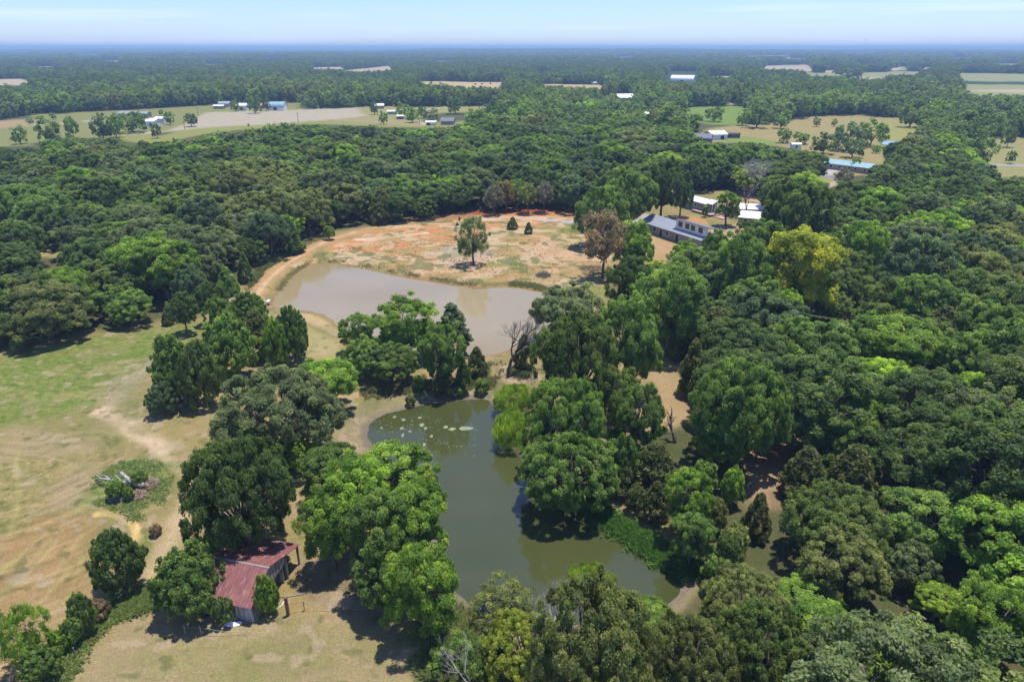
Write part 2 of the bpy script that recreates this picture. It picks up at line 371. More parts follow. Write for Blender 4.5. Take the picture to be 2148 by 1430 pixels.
def zone(pts, ca, cb, soft=1.0, op=1.0, warp=1.0, line=None, streak=None, world=False, smoothpoly=True):
    w = np.array(pts) if world else wpoly(pts)
    if line is None:
        if smoothpoly: w = catmull(w, 4)
    else: w = catmull(w, 5, closed=False)
    pad = (line or 0) + soft * 3 + warp * 3 + 2
    lo = w.min(0) - pad; hi = w.max(0) + pad
    m = np.where((GX > lo[0]) & (GX < hi[0]) & (GY > lo[1]) & (GY < hi[1]) & (GY > 0.5))[0]
    if not len(m): return
    x, y = GX[m], GY[m]
    d = seg_dist(x, y, w, False) - line / 2 if line is not None else sdf(x, y, w)
    d = d + w1[m] * 4.0 * warp + w2[m] * 1.6 * warp
    k = (1 - smooth(-soft, soft, d)) * op
    CA[m] = CA[m] * (1 - k[:, None]) + np.array(ca) * k[:, None]
    CB[m] = CB[m] * (1 - k[:, None]) + np.array(cb) * k[:, None]
    if streak is not None: ST[m] = ST[m] * (1 - k) + streak * k
# dry grass over all the open land
zone(OPEN_PX['main'], (.31,.235,.13), (.22,.195,.085), 2.5)
zone(OPEN_PX['clearing'], (.38,.26,.17), (.29,.20,.12), 2.0)
zone(OPEN_PX['yard'], (.30,.24,.125), (.21,.19,.08), 2.0)
zone([(1370,770),(1455,770),(1460,860),(1400,905),(1290,915),(1280,830),(1370,820)], (.38,.27,.165), (.29,.225,.12), 1.5)
zone(OPEN_PX['roadgap'], (.30,.26,.12), (.24,.22,.09), 2.0, warp=.5)
zone(OPEN_PX['glade'], (.35,.28,.15), (.22,.21,.08), 2.0)
# the mown field on the left
zone([(-900,830),(-100,790),(0,748),(120,722),(250,700),(400,678),(425,700),(380,735),(330,770),(230,850),(120,880),(0,905),(-400,960),(-900,1000)], (.125,.172,.045), (.185,.20,.065), 5, streak=.7)
zone([(-200,930),(0,912),(120,885),(220,858),(300,900),(330,960),(200,985),(120,1020),(0,1100),(-200,1150)], (.27,.215,.11), (.19,.185,.07), 4, streak=.9)
zone([(-300,1010),(60,960),(190,975),(200,1050),(120,1100),(0,1130),(-300,1160)], (.20,.185,.075), (.28,.225,.11), 2, streak=.8)
zone([(100,1010),(200,965),(210,1010),(190,1060),(110,1060)], (.33,.26,.155), (.27,.22,.115), 1.5)
zone([(-300,1190),(0,1130),(100,1090),(190,1085),(285,1130),(240,1170),(190,1260),(110,1390),(60,1440),(-300,1440)], (.33,.22,.115), (.25,.19,.09), 1.5, streak=1.0)
zone([(60,930),(150,905),(215,935),(120,960)], (.32,.25,.15), (.25,.21,.11), 1.5)
zone([(0,900),(60,895),(90,940),(40,960),(0,960)], (.33,.255,.15), (.25,.21,.11), 1.5, op=.8)
zone([(205,1078),(235,1077),(265,1088),(283,1105),(290,1135)], (.62,.45,.22), (.54,.38,.18), .25, line=1.1, warp=.05)
for ln in ([(-60,1315),(30,1225),(95,1165),(118,1135)], [(-40,1385),(60,1290),(150,1190)], [(60,1370),(140,1255),(175,1165)], [(0,1200),(60,1150),(110,1110)], [(20,1120),(40,1040),(35,960),(60,900)]):
    zone(ln, (.40,.33,.16), (.31,.28,.12), .3, line=.25, warp=.2, op=.65)
for ln in ([(0,1260),(60,1185),(105,1130)], [(-20,1350),(70,1250),(140,1170),(170,1120)], [(100,1300),(165,1230),(190,1190)], [(0,1080),(60,1060),(120,1055)], [(0,960),(90,955),(170,985),(195,1030)]):
    zone(ln, (.40,.31,.17), (.33,.26,.13), .25, line=.3, warp=.15, op=.5)
for ln in ([(30,800),(150,765),(280,735)], [(0,830),(140,795),(300,752)], [(60,860),(180,825),(280,790)], [(20,770),(160,738),(330,705)]):
    zone(ln, (.20,.205,.075), (.22,.215,.085), .5, line=.4, warp=.2, op=.5)
for ln in ([(120,900),(230,800),(330,740),(395,700)], [(180,905),(300,810),(350,760)], [(20,900),(100,830),(110,800)]):
    zone(ln, (.28,.24,.13), (.24,.21,.11), 1.0, line=.6, warp=.4, op=.6)
zone([(250,800),(320,755),(345,760),(300,800),(240,850),(215,850)], (.33,.27,.19), (.26,.23,.14), 1.5, op=.8)
zone([(215,862),(265,885),(330,928),(375,965),(420,985),(445,940)], (.60,.46,.33), (.52,.40,.27), 1.0, line=3.2, warp=.3)
zone([(380,935),(460,930),(455,990),(400,1010),(370,975)], (.44,.32,.23), (.34,.25,.16), 1.0, warp=.4)
zone([(300,890),(450,840),(470,900),(440,945),(380,945)], (.32,.245,.125), (.22,.195,.085), 2)
zone([(420,1000),(395,1060),(360,1130),(335,1200),(330,1250)], (.48,.37,.235), (.40,.31,.18), 1.0, line=2.8, warp=.3, op=.95)
zone([(195,1000),(250,965),(335,965),(370,1000),(345,1060),(310,1095),(285,1100),(245,1075),(190,1055)], (.14,.19,.055), (.24,.225,.10), 1.8, warp=1.6)
zone([(330,1090),(370,1040),(380,1010),(350,1000),(320,1080),(280,1150),(300,1165)], (.20,.19,.075), (.12,.15,.045), 1.0, op=.8)
zone([(240,880),(270,845),(310,840),(300,880)], (.13,.17,.08), (.16,.17,.07), .8, op=.7)
zone([(90,1445),(160,1365),(215,1300),(265,1265),(325,1245)], (.115,.165,.04), (.19,.19,.065), .7, line=2.0, warp=.3)
zone([(60,1560),(130,1430),(240,1310),(330,1275),(560,1300),(700,1270),(900,1240),(960,1330),(900,1460),(700,1600)], (.315,.245,.145), (.25,.215,.11), 1.5, streak=.0)
zone([(270,1380),(420,1330),(560,1350),(500,1420),(330,1430)], (.25,.225,.105), (.20,.195,.08), 1.5, op=.5)
zone([(600,1200),(640,1190),(660,1270),(610,1290),(585,1250)], (.31,.235,.115), (.25,.20,.09), 1.0)
zone([(640,1160),(760,1180),(860,1280),(860,1330),(700,1290),(640,1220)], (.24,.18,.12), (.19,.15,.09), 1.0)
zone([(870,1300),(960,1260),(1000,1300),(1050,1340),(1020,1450),(880,1450)], (.15,.18,.055), (.25,.21,.095), 1.0)
zone([(1090,1340),(1200,1330),(1160,1450),(1090,1450)], (.36,.27,.12), (.28,.23,.11), .8, warp=.4)
# between the ponds
zone([(480,800),(600,760),(690,740),(700,700),(720,720),(690,770),(560,790),(470,830)], (.32,.25,.13), (.24,.215,.09), 1.5)
zone([(600,662),(640,672),(690,700),(712,690),(680,665),(640,655)], (.46,.33,.20), (.36,.29,.15), .6, warp=.3)
zone([(625,690),(680,700),(715,745),(640,750)], (.38,.31,.17), (.27,.25,.10), 1.0, warp=.4)
zone([(715,836),(775,822),(850,806),(905,795)], (.46,.33,.205), (.36,.27,.15), .6, line=1.6, warp=.25)
zone([(1060,765),(1120,775),(1125,800),(1060,800)], (.44,.33,.24), (.33,.26,.16), .6, warp=.3)
zone([(1250,800),(1330,790),(1340,900),(1270,920)], (.36,.25,.17), (.24,.19,.11), 1.0, warp=.4)
zone([(1215,1035),(1260,1050),(1330,1090),(1400,1140),(1420,1160)], (.38,.28,.18), (.28,.22,.12), .6, line=1.6, warp=.3)
# round the upper pond: grassy slope, orange soil, tracks
zone([(520,605),(560,560),(620,520),(700,495),(690,540),(640,552),(600,575),(570,620),(530,640)], (.30,.245,.12), (.17,.18,.06), 2)
zone([(640,540),(700,515),(790,480),(900,462),(1000,446),(1195,442),(1218,470),(1250,520),(1290,540),(1270,600),(1150,600),(1000,600),(850,575),(720,550)], (.42,.27,.145), (.26,.215,.095), 2.5)
zone([(690,515),(760,492),(860,468),(1000,446),(1190,442),(1210,466),(1120,475),(1030,482),(1000,500),(960,515),(900,530),(830,545),(740,538)], (.46,.21,.095), (.42,.27,.15), 2.5)
zone([(720,540),(850,520),(930,505),(950,540),(900,575),(800,560)], (.45,.27,.14), (.28,.22,.10), 2, op=.8)
zone([(1000,446),(1100,440),(1190,441)], (.22,.065,.045), (.27,.10,.06), 1.5, line=7, warp=.3)
zone([(870,462),(930,458),(980,452)], (.25,.13,.08), (.30,.16,.09), 1.5, line=6, warp=.4, op=.8)
zone([(528,632),(545,600),(585,565),(630,535),(680,508),(740,490),(800,476),(860,468)], (.44,.27,.145), (.36,.25,.13), 1.0, line=4.5, warp=.35)
zone([(535,628),(552,598),(590,563),(635,533),(685,506),(745,487)], (.55,.40,.26), (.48,.34,.21), .4, line=1.0, warp=.2)
zone([(990,462),(1050,458),(1130,458),(1190,463),(1216,470)], (.55,.42,.30), (.47,.34,.22), 1.0, line=5.5, warp=.3)
zone([(1150,462),(1190,464),(1216,471)], (.42,.39,.36), (.38,.35,.31), 1.0, line=6, warp=.2)
zone([(750,502),(800,500),(850,494),(893,489)], (.66,.55,.42), (.58,.46,.33), .6, line=2.2, warp=.25)
zone([(640,560),(670,540),(700,530)], (.50,.34,.20), (.40,.27,.15), .8, line=1.8, warp=.3)
zone([(690,545),(720,535),(800,530),(770,545)], (.50,.40,.27), (.35,.28,.15), .8, op=.7)
zone([(1090,488),(1120,494),(1160,499),(1210,503),(1250,500)], (.50,.37,.23), (.44,.31,.18), .5, line=2.2, warp=.2)
zone([(905,540),(935,515),(1000,512),(1040,540),(1010,565),(940,562)], (.42,.35,.31), (.35,.28,.22), 1.2)
zone([(1080,530),(1110,512),(1200,515),(1260,528),(1290,545),(1230,548),(1130,542)], (.50,.35,.225), (.42,.29,.17), 1.5)
zone([(1020,548),(1060,536),(1130,545),(1130,565),(1060,572),(1000,580)], (.17,.19,.065), (.26,.23,.10), 1.2)
zone([(1120,480),(1200,475),(1215,497),(1150,497)], (.25,.235,.10), (.19,.20,.07), 1.2)
zone([(1160,505),(1220,508),(1200,522),(1160,516)], (.23,.225,.09), (.18,.19,.065), 1.0)
zone([(1110,575),(1200,560),(1260,570),(1275,605),(1180,605),(1120,602)], (.37,.30,.18), (.20,.20,.075), 1.2)
zone([(1230,585),(1285,580),(1275,620),(1240,610)], (.17,.195,.06), (.24,.23,.09), 1.0)
# house yard
zone([(1290,500),(1330,480),(1420,515),(1470,520),(1420,545),(1350,540),(1300,530)], (.42,.29,.17), (.35,.24,.13), 1.0)
zone([(1418,468),(1425,452),(1470,458),(1485,470),(1478,478),(1440,470)], (.46,.24,.11), (.38,.26,.13), .8, warp=.4)
zone([(1310,455),(1345,448),(1365,452),(1345,468),(1325,470)], (.40,.38,.36), (.33,.30,.27), 1.0, warp=.4)
zone([(1490,475),(1560,470),(1550,500),(1500,510)], (.43,.31,.20), (.36,.27,.16), 1.0)
zone([(1560,400),(1620,412),(1622,425),(1555,420)], (.47,.32,.21), (.42,.30,.19), 1.0)
# lanes in the gap on the right, teal-roofed house
zone([(1705,408),(1720,398),(1745,388),(1758,382)], (.42,.35,.28), (.36,.30,.23), .8, line=4, warp=.2)
zone([(1729,370),(1745,373),(1775,378),(1800,383)], (.24,.24,.25), (.21,.21,.22), .5, line=4.5, warp=.1)
zone([(1732,366),(1750,356)], (.44,.41,.37), (.40,.37,.33), .5, line=5, warp=.1)
zone([(1735,345),(1750,328),(1860,330),(1850,345),(1800,340)], (.31,.22,.13), (.24,.20,.09), 2, warp=.5)
# further fields
zone(OPEN_PX['west'], (.19,.20,.075), (.23,.22,.09), 4, warp=.5)
zone(OPEN_PX['mown'], (.26,.25,.085), (.21,.22,.07), 4, warp=.4)
zone([(345,276),(390,260),(430,237),(600,231),(780,225),(775,243),(700,251),(560,261),(430,268),(300,282),(250,284),(300,276)], (.42,.37,.28), (.36,.31,.22), 3, warp=.2, streak=.5, smoothpoly=False)
zone([(690,252),(790,247),(880,254),(900,264),(800,260)], (.33,.26,.16), (.27,.24,.11), 4, warp=.5)
zone([(-300,268),(80,262),(150,257),(240,250)], (.44,.38,.28), (.40,.34,.25), 1.0, line=5, warp=.1)
zone([(-100,268),(0,255),(70,252),(60,262),(-40,272)], (.36,.26,.16), (.30,.23,.13), 3, warp=.4)
zone(OPEN_PX['hamlet'], (.24,.24,.09), (.30,.27,.13), 4, warp=.4)
zone([(880,233),(930,226),(1000,224),(1045,231)], (.45,.40,.32), (.40,.36,.28), 1.0, line=6, warp=.1)
for k in ('strip_a', 'strip_b'): zone(OPEN_PX[k], (.47,.37,.22), (.42,.33,.19), 4, warp=.3)
zone(OPEN_PX['green'], (.15,.22,.05), (.18,.24,.065), 4, warp=.4)
zone(OPEN_PX['pasture'], (.34,.26,.14), (.26,.235,.10), 4, warp=.5)
zone([(1800,262),(1935,252),(1930,285),(1850,295)], (.31,.28,.12), (.25,.25,.09), 3, warp=.4)
zone([(1478,290),(1560,286),(1640,300),(1600,305)], (.17,.23,.06), (.22,.24,.08), 3, warp=.4)
zone([(1830,304),(1900,300),(1900,315),(1850,325)], (.20,.24,.08), (.25,.25,.10), 3, warp=.3)
zone(OPEN_PX['east'], (.32,.27,.14), (.23,.235,.09), 4, warp=.4)
zone([(2060,345),(2148,347),(2400,350)], (.36,.36,.36), (.33,.33,.33), .8, line=5, warp=.1)
for k in ('far_a', 'far_b', 'far_c', 'far_h'): zone(OPEN_PX[k], (.23,.25,.10), (.30,.28,.14), 5, warp=.3)
zone([(2030,190),(2148,188),(2400,190),(2400,196),(2148,195)], (.44,.36,.25), (.40,.33,.22), 5, warp=.2)
for k in ['far_d', 'far_e', 'far_f', 'far_g', 'far_i', 'far_j'] + ['p%d' % q for q in range(30)]: zone(OPEN_PX[k], (.46,.38,.27), (.40,.33,.22), 5, warp=.3)
# banks of the ponds
def bank(arr, w, ca, cb, op=1.0):
    m = np.where(arr < w + 1.5)[0]; d = arr[m] + w1[m] * 1.5
    k = (1 - smooth(w - .8, w + .8, d)) * op
    CA[m] = CA[m] * (1 - k[:, None]) + np.array(ca) * k[:, None]; CB[m] = CB[m] * (1 - k[:, None]) + np.array(cb) * k[:, None]
m_left = GX > P(1050, 900)[0]
sl_w = np.where(GX < P(1045, 900)[0] + (GY - 90) * .1, sl, sl + 3.2)
bank(sl_w, 4.6, (.27,.225,.135), (.19,.18,.085))
bank(sl_w, 2.2, (.24,.22,.13), (.29,.235,.155), .8)
bank(sl, .9, (.22,.175,.13), (.17,.14,.10))
zone([(715,940),(716,905),(735,925),(760,940),(740,950)], (.42,.31,.24), (.36,.26,.19), .6, warp=.2)
bank(su, 1.5, (.30,.22,.10), (.22,.19,.07), .8)
bank(su, .5, (.30,.18,.11), (.22,.15,.09))
# racetrack-like mowing rows of the left field: distance to a spine, stored as coordinates for the streak texture
spine = wpoly([(-700, 900), (-200, 985), (60, 1000), (150, 960)])
mrow = np.where((ST > 0.01))[0]; ROW = np.zeros(len(GX)); ROW[mrow] = seg_dist(GX[mrow], GY[mrow], spine, False)
def patch(mask, t, lo, hi, ca_, op=1.0):
    k = (smooth(lo, hi, t) * op * mask)[:, None]
    CA[:] = CA * (1 - k) + np.array(ca_) * k; CB[:] = CB * (1 - k) + np.array(ca_) * .85 * k
slope = (sdf(np.where(DIST < 400, GX, 9e3), GY, wpoly([(600,560),(700,515),(790,480),(900,462),(1190,455),(1218,475),(1290,540),(1270,600),(1150,598),(1000,598),(850,572),(720,550)])) < 0) & (DIST < 400)
slope = slope.astype(float) * (su > 1)
patch(slope, fbm(GX, GY, 7, 201, 3), .52, .62, (.27, .25, .11), .6)
patch(slope, fbm(GX, GY, 5, 202, 3), .54, .62, (.56, .42, .28), .7)
patch(slope, fbm(GX, GY, 9, 203, 3), .55, .66, (.45, .26, .135), .35)
patch(slope, fbm(GX, GY, 3, 204, 2), .62, .70, (.12, .14, .05), .7)
near_open = ((DIST < 190) & (GX < 10) & (GY < 150) & (sl > 1) & (su > 1)).astype(float) * (CA.mean(1) > .11)
patch(near_open, fbm(GX, GY, 4.5, 205, 3), .58, .66, (.37, .285, .17), .35)
patch(near_open, fbm(GX, GY, 6.5, 206, 3), .57, .66, (.16, .17, .06), .28)
patch(near_open, fbm(GX, GY, 1.6, 207, 2), .68, .78, (.40, .32, .22), .6)
patch(near_open, fbm(GX, GY, 1.3, 208, 2), .70, .80, (.12, .13, .05), .6)
g_ = CA.mean(1, keepdims=True); CA[:] = np.clip((g_ + (CA - g_) * 1.18) * .81, .01, 1); g_ = CB.mean(1, keepdims=True); CB[:] = np.clip((g_ + (CB - g_) * 1.18) * .81, .01, 1)
def col4(a): return np.concatenate([a, np.ones((len(a), 1))], 1)
ground_me = np_mesh('ground', np.stack([GX, GY, GZ], 1), faces, None, {
    'col_a': ('POINT', 'FLOAT_COLOR', col4(CA)), 'col_b': ('POINT', 'FLOAT_COLOR', col4(CB)),
    'row': ('POINT', 'FLOAT', ROW), 'streak': ('POINT', 'FLOAT', ST)}, smooth_=True)
m, nt, b, o = nmat('ground_soil_and_grass')
geo = N(nt, 'ShaderNodeNewGeometry'); pos = geo.outputs['Position']
ca = N(nt, 'ShaderNodeAttribute', attribute_name='col_a'); cb = N(nt, 'ShaderNodeAttribute', attribute_name='col_b')
row = N(nt, 'ShaderNodeAttribute', attribute_name='row'); stn = N(nt, 'ShaderNodeAttribute', attribute_name='streak')
n_big = noise(nt, pos, 0.16, 5, 0.65); n_mid = noise(nt, pos, 1.1, 5, 0.7); n_fine = noise(nt, pos, 5.0, 3, 0.7)
f = mathn(nt, 'MULTIPLY_ADD', n_big, 0.45, mathn(nt, 'MULTIPLY', n_mid, 0.55))
col = mixc(nt, ramp(nt, f, [(0.44, 0.0), (0.56, 1.0)]), ca.outputs['Color'], cb.outputs['Color'])
cmb = N(nt, 'ShaderNodeCombineXYZ'); nt.links.new(mathn(nt, 'MULTIPLY', row.outputs['Fac'], 0.9), cmb.inputs[0])
sx = N(nt, 'ShaderNodeVectorMath', operation='SCALE'); nt.links.new(pos, sx.inputs[0]); sx.inputs['Scale'].default_value = 0.05
av = N(nt, 'ShaderNodeVectorMath', operation='ADD'); nt.links.new(cmb.outputs[0], av.inputs[0]); nt.links.new(sx.outputs[0], av.inputs[1])
n_row = noise(nt, av.outputs[0], 1.0, 3, 0.6)
s = mathn(nt, 'MULTIPLY_ADD', mathn(nt, 'MULTIPLY', mathn(nt, 'SUBTRACT', n_row, 0.5), stn.outputs['Fac']), 1.0, 1.0)
v = mathn(nt, 'MULTIPLY_ADD', mathn(nt, 'SUBTRACT', n_fine, 0.5), 1.3, 1.0)
v = mathn(nt, 'MULTIPLY', v, mathn(nt, 'MULTIPLY_ADD', mathn(nt, 'SUBTRACT', n_mid, 0.5), 1.1, 1.0))
v = mathn(nt, 'MULTIPLY', v, s)
col = mixc(nt, 1.0, col, N_comb(nt, v), 'MULTIPLY')
spots = ramp(nt, noise(nt, pos, 2.3, 2, 0.5), [(0.66, 0.0), (0.72, 1.0)])
col = mixc(nt, mathn(nt, 'MULTIPLY', spots, 0.35), col, mixc(nt, 1.0, col, (1.6, 1.5, 1.4), 'MULTIPLY'))
nt.links.new(col, b.inputs['Base Color']); b.inputs['Roughness'].default_value = 0.95; b.inputs['Specular IOR Level'].default_value = 0.1
bn = N(nt, 'ShaderNodeBump'); bn.inputs['Strength'].default_value = 0.6; bn.inputs['Distance'].default_value = 0.12
nt.links.new(mathn(nt, 'ADD', n_fine, n_mid), bn.inputs['Height']); nt.links.new(bn.outputs[0], b.inputs['Normal'])
ground_me.materials.append(m)
tag(link('ground', ground_me), kind='structure')

# ------------------------------------------------------------------ pond water
def water(name, poly, c1, c2, rough):
    m, nt, b, o = nmat(name + '_surface')
    geo = N(nt, 'ShaderNodeNewGeometry'); f = noise(nt, geo.outputs['Position'], 0.05, 3, 0.5)
    nt.links.new(mixc(nt, ramp(nt, f, [(0.35, 0.0), (0.65, 1.0)]), c1, c2), b.inputs['Base Color'])
    fr = noise(nt, geo.outputs['Position'], 0.09, 4, 0.6); nt.links.new(mathn(nt, 'MULTIPLY_ADD', ramp(nt, fr, [(0.45, 0.0), (0.65, 1.0)]), 0.13, rough), b.inputs['Roughness']); b.inputs['IOR'].default_value = 1.6; b.inputs['Specular IOR Level'].default_value = 0.5
    bn = N(nt, 'ShaderNodeBump'); bn.inputs['Strength'].default_value = 0.12; bn.inputs['Distance'].default_value = 0.02
    mp = N(nt, 'ShaderNodeMapping'); mp.inputs['Scale'].default_value = (0.7, 2.0, 1); nt.links.new(geo.outputs['Position'], mp.inputs[0])
    nt.links.new(noise(nt, mp.outputs[0], 2.0, 3, 0.6), bn.inputs['Height']); nt.links.new(bn.outputs[0], b.inputs['Normal'])
    c = poly.mean(0); q = c + (poly - c) * 1.0
    d = q - np.roll(q, 1, 0); t = np.roll(q, -1, 0) - np.roll(q, 1, 0); t /= np.linalg.norm(t, axis=1)[:, None] + 1e-9
    nrm = np.stack([t[:, 1], -t[:, 0]], 1)
    area = 0.5 * np.sum(q[:, 0] * np.roll(q[:, 1], -1) - np.roll(q[:, 0], -1) * q[:, 1])
    if area < 0: nrm = -nrm
    q = q + nrm * 0.9
    if area < 0: q = q[::-1]
    me = bpy.data.meshes.new(name); me.from_pydata([(a, b_, WATER_Z) for a, b_ in q], [], [tuple(range(len(q)))]); me.update(); me.materials.append(m)
    return tag(link(name, me), kind='structure')
water('upper_pond_water', upper_w, (.265,.203,.098), (.295,.232,.125), 0.05)
water('lower_pond_water', lower_w, (.050,.058,.018), (.060,.066,.021), 0.03)

# ------------------------------------------------------------------ crowns
RNG = np.random.default_rng(11)
def unit(n, rng):
    d = rng.normal(size=(n, 3)); return d / np.linalg.norm(d, axis=1)[:, None]
def leaves_on(clumps, per, size, rng, up=0.3, flat=0.85, elong=1.6, droop=False, inner=0.45):
    """clumps: array (n, 7): centre, radius, outward direction -> rhombic leaf sprays on each clump"""
    n = len(clumps); per = max(int(per), 4)
    c = np.repeat(clumps[:, :3], per, 0); r = np.repeat(clumps[:, 3], per); out = np.repeat(clumps[:, 4:7], per, 0)
    d = unit(n * per, rng) + out * 0.45; d /= np.linalg.norm(d, axis=1)[:, None]
    p = c + d * (r * (inner + (1.3 - inner) * rng.random(n * per)))[:, None] * np.array([1, 1, flat])
    if droop: p[:, 2] -= rng.random(n * per) ** 2 * r * 1.2
    nr = d * 0.6 + out * 0.25 + unit(n * per, rng) * 0.75 + np.array([0, 0, up]); nr /= np.linalg.norm(nr, axis=1)[:, None]
    t = np.cross(nr, unit(n * per, rng)); t /= np.linalg.norm(t, axis=1)[:, None] + 1e-9
    if droop: t = t * 0.3 + np.array([0, 0, -1.0]); t /= np.linalg.norm(t, axis=1)[:, None]
    b = np.cross(nr, t); s = size * (0.6 + 0.95 * rng.random(n * per) ** 1.4); s1 = (s * elong * 0.5)[:, None]; s2 = (s * 0.5)[:, None]
    V = np.stack([p - t * s1, p + b * s2, p + t * s1, p - b * s2], 1).reshape(-1, 3)
    Fc = np.arange(n * per * 4).reshape(-1, 4)
    cl = np.repeat(rng.random(n), per); lf = rng.random(n * per)
    return V, Fc, cl, lf
def crown_mesh(name, clumps, per, size, rng, **kw):
    V, Fc, cl, lf = leaves_on(clumps, per, size, rng, **kw)
    return np_mesh(name, V, Fc, M_LEAF, {'clump': ('FACE', 'FLOAT', cl), 'leaf': ('FACE', 'FLOAT', lf)})
def lobed(rng, R, zb, zt, nl, nc, lr=0.45, cr=0.15, spread=0.62, low=-0.35, domed=1.0):
    """clumps on the surface of several overlapping lobes that fill a crown of radius R between zb and zt"""
    cz = (zb + zt) / 2; hz = (zt - zb) / 2; lob = []
    for i in range(nl):
        a = i * 2.399 + rng.random() * 0.8; u = (i + 0.5) / nl; rad = math.sqrt(u) * spread * R * (0.85 + 0.3 * rng.random())
        z = cz + hz * (0.48 - 0.75 * (rad / R) ** 1.5 * domed + 0.3 * (rng.random() - .5))
        l = lr * R * (0.75 + 0.5 * rng.random()); lob.append((rad * math.cos(a), rad * math.sin(a), z, l, min(l, hz * 0.75)))
    for i in range(max(3, nl // 2)):                     # lower skirt
        a = i * 2.399 + rng.random() * 2; rad = spread * R * (0.7 + 0.35 * rng.random())
        lob.append((rad * math.cos(a), rad * math.sin(a), cz - hz * (0.25 + 0.3 * rng.random()), lr * R * 0.8, min(lr * R * .8, hz * 0.5)))
    out = []; L = np.array(lob); tries = 0
    while len(out) < nc and tries < nc * 30:
        tries += 1; l = L[rng.integers(len(L))]; d = unit(1, rng)[0]
        if d[2] < low - 0.3 * rng.random(): continue
        p = l[:3] + d * np.array([l[3], l[3], l[4]])
        q = (p - L[:, :3]) / L[:, [3, 3, 4]]
        if (np.sum(q * q, 1) < 0.72).any(): continue
        if p[2] > zt + .2 or math.hypot(p[0], p[1]) > R * 1.05: continue
        p = p + d * (rng.uniform(-.3, .5) if rng.random() > .14 else rng.uniform(.6, 1.7)) * cr * R; out.append((*p, cr * R * (0.6 + 0.8 * rng.random()), *d))
    return np.array(out), L
def trunk_mesh(name, rng, L, zb, r0=0.38, mat=None, lean=0.6, twigs=True):
    mb = MB(); ax = rng.normal() * lean; ay = rng.normal() * lean; fork = zb * 0.9 + 0.5
    f = Vector((ax * .5, ay * .5, fork)); mb.tube([(0, 0, -0.5), (ax * .2, ay * .2, fork * .5), f], [r0 * 1.35, r0, r0 * .82], 8)
    for l in L:
        e = Vector(l[:3]); mid = f.lerp(e, 0.5) + Vector((rng.normal() * .3, rng.normal() * .3, -0.1)); k = r0 * (0.3 + 0.25 * rng.random())
        mb.tube([f, mid, e], [k * 1.3, k * .8, k * .3], 5)
        if twigs:
            for _ in range(4):
                d = Vector(unit(1, rng)[0]); d.z = abs(d.z); s = mid.lerp(e, rng.random()); mb.tube([s, s + d * l[3] * .5, s + d * l[3] * .95], [k * .35, k * .22, k * .08], 4)
    return mb.mesh(name, mat or M_BARK, True)

KINDS = {}                                              # kind -> list of (crown mesh, trunk mesh, radius, zb, zt)
def add_kind(k, crown, trunk, R, zt, zb):
    c = np.zeros(len(crown.vertices) * 3, np.float32); crown.vertices.foreach_get('co', c); c = c.reshape(-1, 3)
    KINDS.setdefault(k, []).append((crown, trunk, float(np.percentile(np.hypot(c[:, 0], c[:, 1]), 98 if k in ('round', 'shrub', 'willow') else 96)), float(np.percentile(c[:, 2], 99.5)), max(0.05, float(np.percentile(c[:, 2], 2)))))
for i in range(4):
    rng = np.random.default_rng(100 + i); R, zb, zt = 6.0, 2.2, 10.5
    cl, L = lobed(rng, R, zb, zt, 11 + i, 270, lr=.37, cr=.095, spread=.68)
    add_kind('oak', crown_mesh('oak_crown', cl, 250, 0.172, rng), trunk_mesh('oak_trunk', rng, L, zb + .5), R, zt, zb)
for i in range(2):
    rng = np.random.default_rng(150 + i); R, zb, zt = 9.5, 2.6, 12.5
    cl, L = lobed(rng, R, zb, zt, 20, 620, lr=.26, cr=.062, spread=.74)
    add_kind('broad', crown_mesh('broad_oak_crown', cl, 210, 0.185, rng), trunk_mesh('broad_oak_trunk', rng, L, zb + .5, .5), R, zt, zb)
for i in range(3):
    rng = np.random.default_rng(200 + i); R, zb, zt = 5.0, 2.0, 13.0
    cl, L = lobed(rng, R, zb, zt, 10, 210, lr=.40, cr=.125, spread=.60, domed=.7)
    add_kind('tall', crown_mesh('tall_crown', cl, 290, 0.18, rng, elong=1.3), trunk_mesh('tall_trunk', rng, L, zb + .8), R, zt, zb)
for i in range(3):
    rng = np.random.default_rng(300 + i); R, zb, zt = 4.0, 0.4, 7.0
    n = 330; d = unit(n * 2, rng); d = d[d[:, 2] > -0.75][:n]; cz = (zb + zt) / 2; hz = (zt - zb) / 2
    tap = 1 - 0.25 * np.clip(d[:, 2], 0, 1)
    wob = 0.8 + np.where(rng.random(len(d)) < .2, .22, 0) + 0.12 * np.sin(3 * np.arctan2(d[:, 1], d[:, 0]) + i) + 0.1 * rng.random(len(d))
    pos_ = d * np.array([R, R, hz]) * wob[:, None]; pos_[:, :2] *= tap[:, None]; pos_[:, 2] += cz
    cl = np.concatenate([pos_, (0.105 * R * (0.6 + 0.8 * rng.random(len(d))))[:, None], d], 1)
    L = np.concatenate([pos_[:7] * np.array([.6, .6, .8]), np.full((7, 1), 1.2), np.full((7, 1), 1.2)], 1)
    add_kind('round', crown_mesh('round_crown', cl, 130, 0.185, rng), trunk_mesh('round_trunk', rng, L, zb + .8, .22), R, zt, zb)
